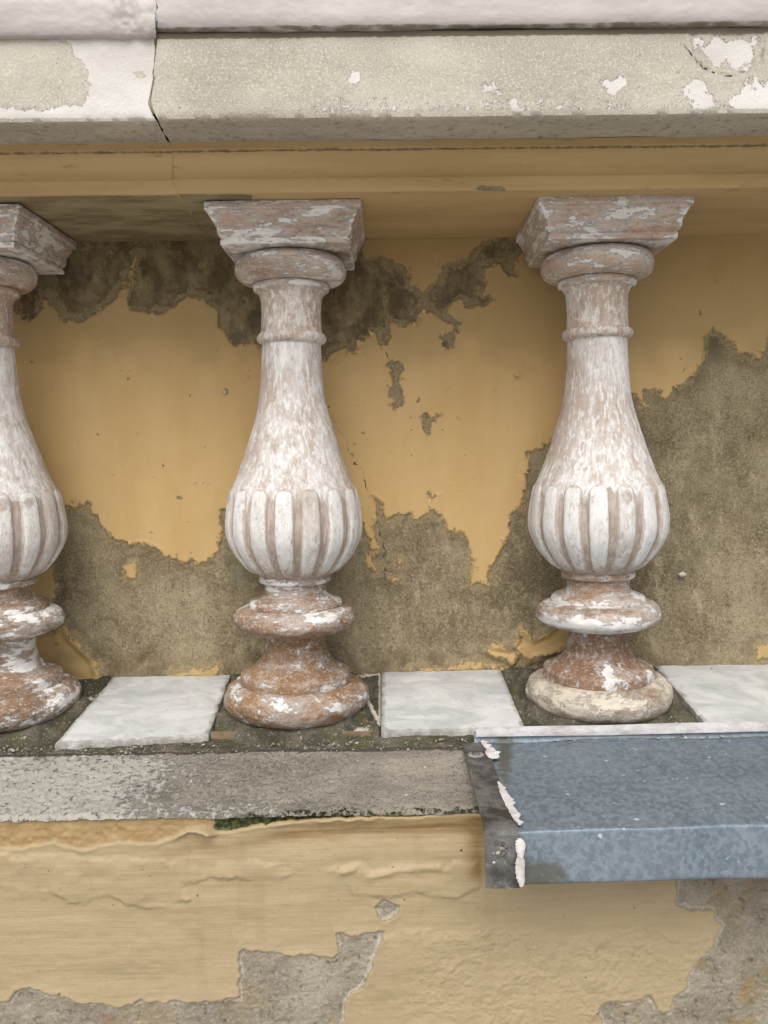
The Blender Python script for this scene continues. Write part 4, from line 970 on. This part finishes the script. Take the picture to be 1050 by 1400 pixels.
pale = .30 * edge + .40 * np.exp(-((V[:, 1] - .645) / .014) ** 2) * (V[:, 2] - CZ > -.2935)  # painted highlight along the fold, paler band just behind it
sheet = mesh_obj('sheet', V - FO, grid_faces(len(xs), len(prof), flip=False), MAT_ZINC, fz, sharp=None, attrs={'grime_shade': grime_shade, 'pale': pale})
# dark end strip
def strip(name, path, wleft, wright, mat, parent, th=.0012, bulge=0, seed=0, lift=0.0):
    """ribbon along a (depth,height) path between two x-lines"""
    path = resample(np.array(path), .003); n = len(path); nu = 9
    verts = []
    for q in range(nu):
        f_ = q / (nu - 1)
        for k in range(n):
            d, z = path[k]; s_ = k / (n - 1)
            xl = np.interp(s_, *wleft); xr = np.interp(s_, *wright)
            verts.append((xl + (xr - xl) * f_, d, z + CZ))
    V = np.array(verts)
    tan = np.gradient(path, axis=0); nr = np.stack([tan[:, 1], -tan[:, 0]], 1); nr /= np.linalg.norm(nr, axis=1)[:, None]
    N = np.tile(nr, (nu, 1)); fq = np.repeat(np.linspace(0, 1, nu), n)
    off = lift + bulge * np.sin(np.pi * fq) ** .6
    off = off + fbm(V, 70, 3, seed) * (.0006 + bulge * .3)
    top = V.copy(); top[:, 1] += N[:, 0] * off; top[:, 2] += N[:, 1] * off
    bot = V.copy(); bot[:, 1] += N[:, 0] * (lift - th); bot[:, 2] += N[:, 1] * (lift - th)
    A = grid_faces(nu, n); B = grid_faces(nu, n, flip=True) + nu * n
    rimf = []
    def e(i, j): return i * n + j
    for j in range(n - 1):
        rimf.append((e(0, j + 1), e(0, j), e(0, j) + nu * n, e(0, j + 1) + nu * n)); rimf.append((e(nu - 1, j), e(nu - 1, j + 1), e(nu - 1, j + 1) + nu * n, e(nu - 1, j) + nu * n))
    for i in range(nu - 1):
        rimf.append((e(i, 0), e(i + 1, 0), e(i + 1, 0) + nu * n, e(i, 0) + nu * n)); rimf.append((e(i + 1, n - 1), e(i, n - 1), e(i, n - 1) + nu * n, e(i + 1, n - 1) + nu * n))
    F = np.concatenate([A, B, np.array(rimf)])
    return mesh_obj(name, np.concatenate([top, bot]) - FO, F, mat, parent, sharp=40)
path = [(.8120, -.2885), (.72, -.2893), (.6285, -.2905), (.6245, -.2930), (.6240, -.3335)]
strip('end_strip', path, ([0, 1], [.0735, .0735]), ([0, 1], [.0965, .0995]), MAT_DARK, fz, .0016, 0, 3, .0022)
# beads of sealant smeared along the seam
def bead(d0, d1, xl, xr, mat, seed, bulge=.0022, front=False):
    n = 26
    if front: pth = [(.6225, z) for z in np.linspace(d0, d1, n)]
    else: pth = [(d, -.2882 - (.815 - d) * .012) for d in np.linspace(d0, d1, n)]
    s = np.linspace(0, 1, n)
    rs = np.random.RandomState(seed)
    ends = np.sin(np.pi * np.clip(s * .94 + .03, 0, 1)) ** .5
    mid = np.interp(s, [0, 1], [(xl[0] + xr[0]) / 2, (xl[1] + xr[1]) / 2]); hw = np.interp(s, [0, 1], [(xr[0] - xl[0]) / 2, (xr[1] - xl[1]) / 2]) * ends
    L = mid - hw + rs.randn(n) * .0003; Rr = mid + hw + (rs.randn(n) * .0017 if not front else np.sin(s * 7 + seed) * .0006)
    return strip('sealant_bead', pth, (s, L), (s, Rr), mat, fz, .0005, bulge, seed, .0035)
bead(.8150, .7880, (.0905, .0950), (.0980, .1010), MAT_SEAL, 3, .0008)
bead(.7930, .7660, (.0930, .0925), (.1040, .1050), MAT_SEAL, 4, .0016)
bead(.7120, .6300, (.0925, .0975), (.0995, .1040), MAT_SEAL, 5, .0007)
bead(-.2930, -.3080, (.0955, .0965), (.1030, .1040), MAT_SEAL, 6, .0014, True)
bead(-.3060, -.3300, (.0955, .0965), (.1030, .1040), MAT_SEAL_OLD, 7, .0014, True)
# white sealant strip along the back edge
path = [(.8215, -.2755), (.8180, -.2768), (.8166, -.2795), (.8160, -.2828)]
s_ = strip('sealant_strip', path, ([0, 1], [.088, .088]), ([0, 1], [.60, .60]), MAT_STRIP, fz, .001, .0003, 9, .001)
for vv in s_.data.vertices: vv.co.z += .006 * (vv.co.x + .25) + .0016 * (float(vnoise(np.array([[vv.co.x * 70, vv.co.z * 20, 0.]]), 4)[0]) - .5)
# screw with washer on the end strip
def disc_obj(name, r, h, mat, loc, seg=20):
    th = np.linspace(0, 2 * np.pi, seg, endpoint=False); pr_ = np.array([(r, 0), (r, h * .6), (r * .85, h), (r * .01, h * 1.05)])
    T, K = np.meshgrid(th, np.arange(4), indexing='ij'); v = np.stack([np.cos(T) * pr_[:, 0][K], np.sin(T) * pr_[:, 0][K], pr_[:, 1][K]], -1).reshape(-1, 3)
    o = mesh_obj(name, v, grid_faces(seg, 4, True), mat, fz, sharp=35); o.location = loc; return o
disc_obj('washer', .0075, .0010, MAT_STUD, (.0835 - .25, .778 - .72, .0038))
disc_obj('screw_head', .0038, .0022, MAT_DARK, (.0835 - .25, .778 - .72, .0048))
# clotted debris on the strip
for k in range(34):
    q = random.gauss(0, 1); x = .0865 + .0035 * q; z = -.3035 + .0038 * random.gauss(0, 1)
    lump('grime_clot', .0006 + .0011 * random.random() ** 2, MAT_GRIT if k % 3 == 0 else MAT_DARK, fz, (min(max(x, .0775), .093) - .25, .6218 - .72, z + .29), 60 + k, (1, .7, .9), 8, 6)

# ------------------------------------------------------------------ crumbs of mortar and paint lying on the ledge
tv, tf = [], []; rs = np.random.RandomState(12)
def crumb(c, r):
    b = len(tv)
    for q in ((1, 0, 0), (0, 1, 0), (-1, 0, 0), (0, -1, 0), (0, 0, 1), (0, 0, -1)): tv.append(np.array(c) + np.array(q) * r * (.5 + .9 * rs.rand()) * np.array([1.2, 1, .7]) + rs.randn(3) * r * .2)
    for a_ in ((0, 1, 4), (1, 2, 4), (2, 3, 4), (3, 0, 4), (1, 0, 5), (2, 1, 5), (3, 2, 5), (0, 3, 5)): tf.append(tuple(b + i for i in a_))
for k in range(700):
    x = -.38 + .46 * rs.rand(); y = .7 + .118 * rs.rand() ** .55
    crumb((x, y, ledge_z(x, y) + .0012), .0004 + .0010 * rs.rand() ** 3)
for k in range(520):
    x = -.42 + .84 * rs.rand(); y = .812 + .010 * rs.rand() if rs.rand() < .5 else .962 + .016 * rs.rand()
    crumb((x, y, floor_z(x, y) - .001), .0005 + .0016 * rs.rand() ** 3)
for k in range(150):
    x = -.40 + .80 * rs.rand(); y = .822 + .15 * rs.rand()
    if max(sdf(np.array([[x, y]]), c)[0] for c in slab_xy) > -.002: continue
    crumb((x, y, floor_z(x, y) - .002), .0006 + .0018 * rs.rand() ** 2)
for px, py, r in ((262, 1070, .0028), (256, 1069, .002), (268, 1071, .002)):
    q = U(px, py, .765); crumb((q[0], .765, ledge_z(q[0], .765) + .002), r)
o = mesh_obj('mortar_crumbs', tv, tf, MAT_GRIT, smooth=False); o['kind'] = 'stuff'; o['label'] = 'loose mortar crumbs scattered on the ledge and along the marble slabs'; o['category'] = 'debris'
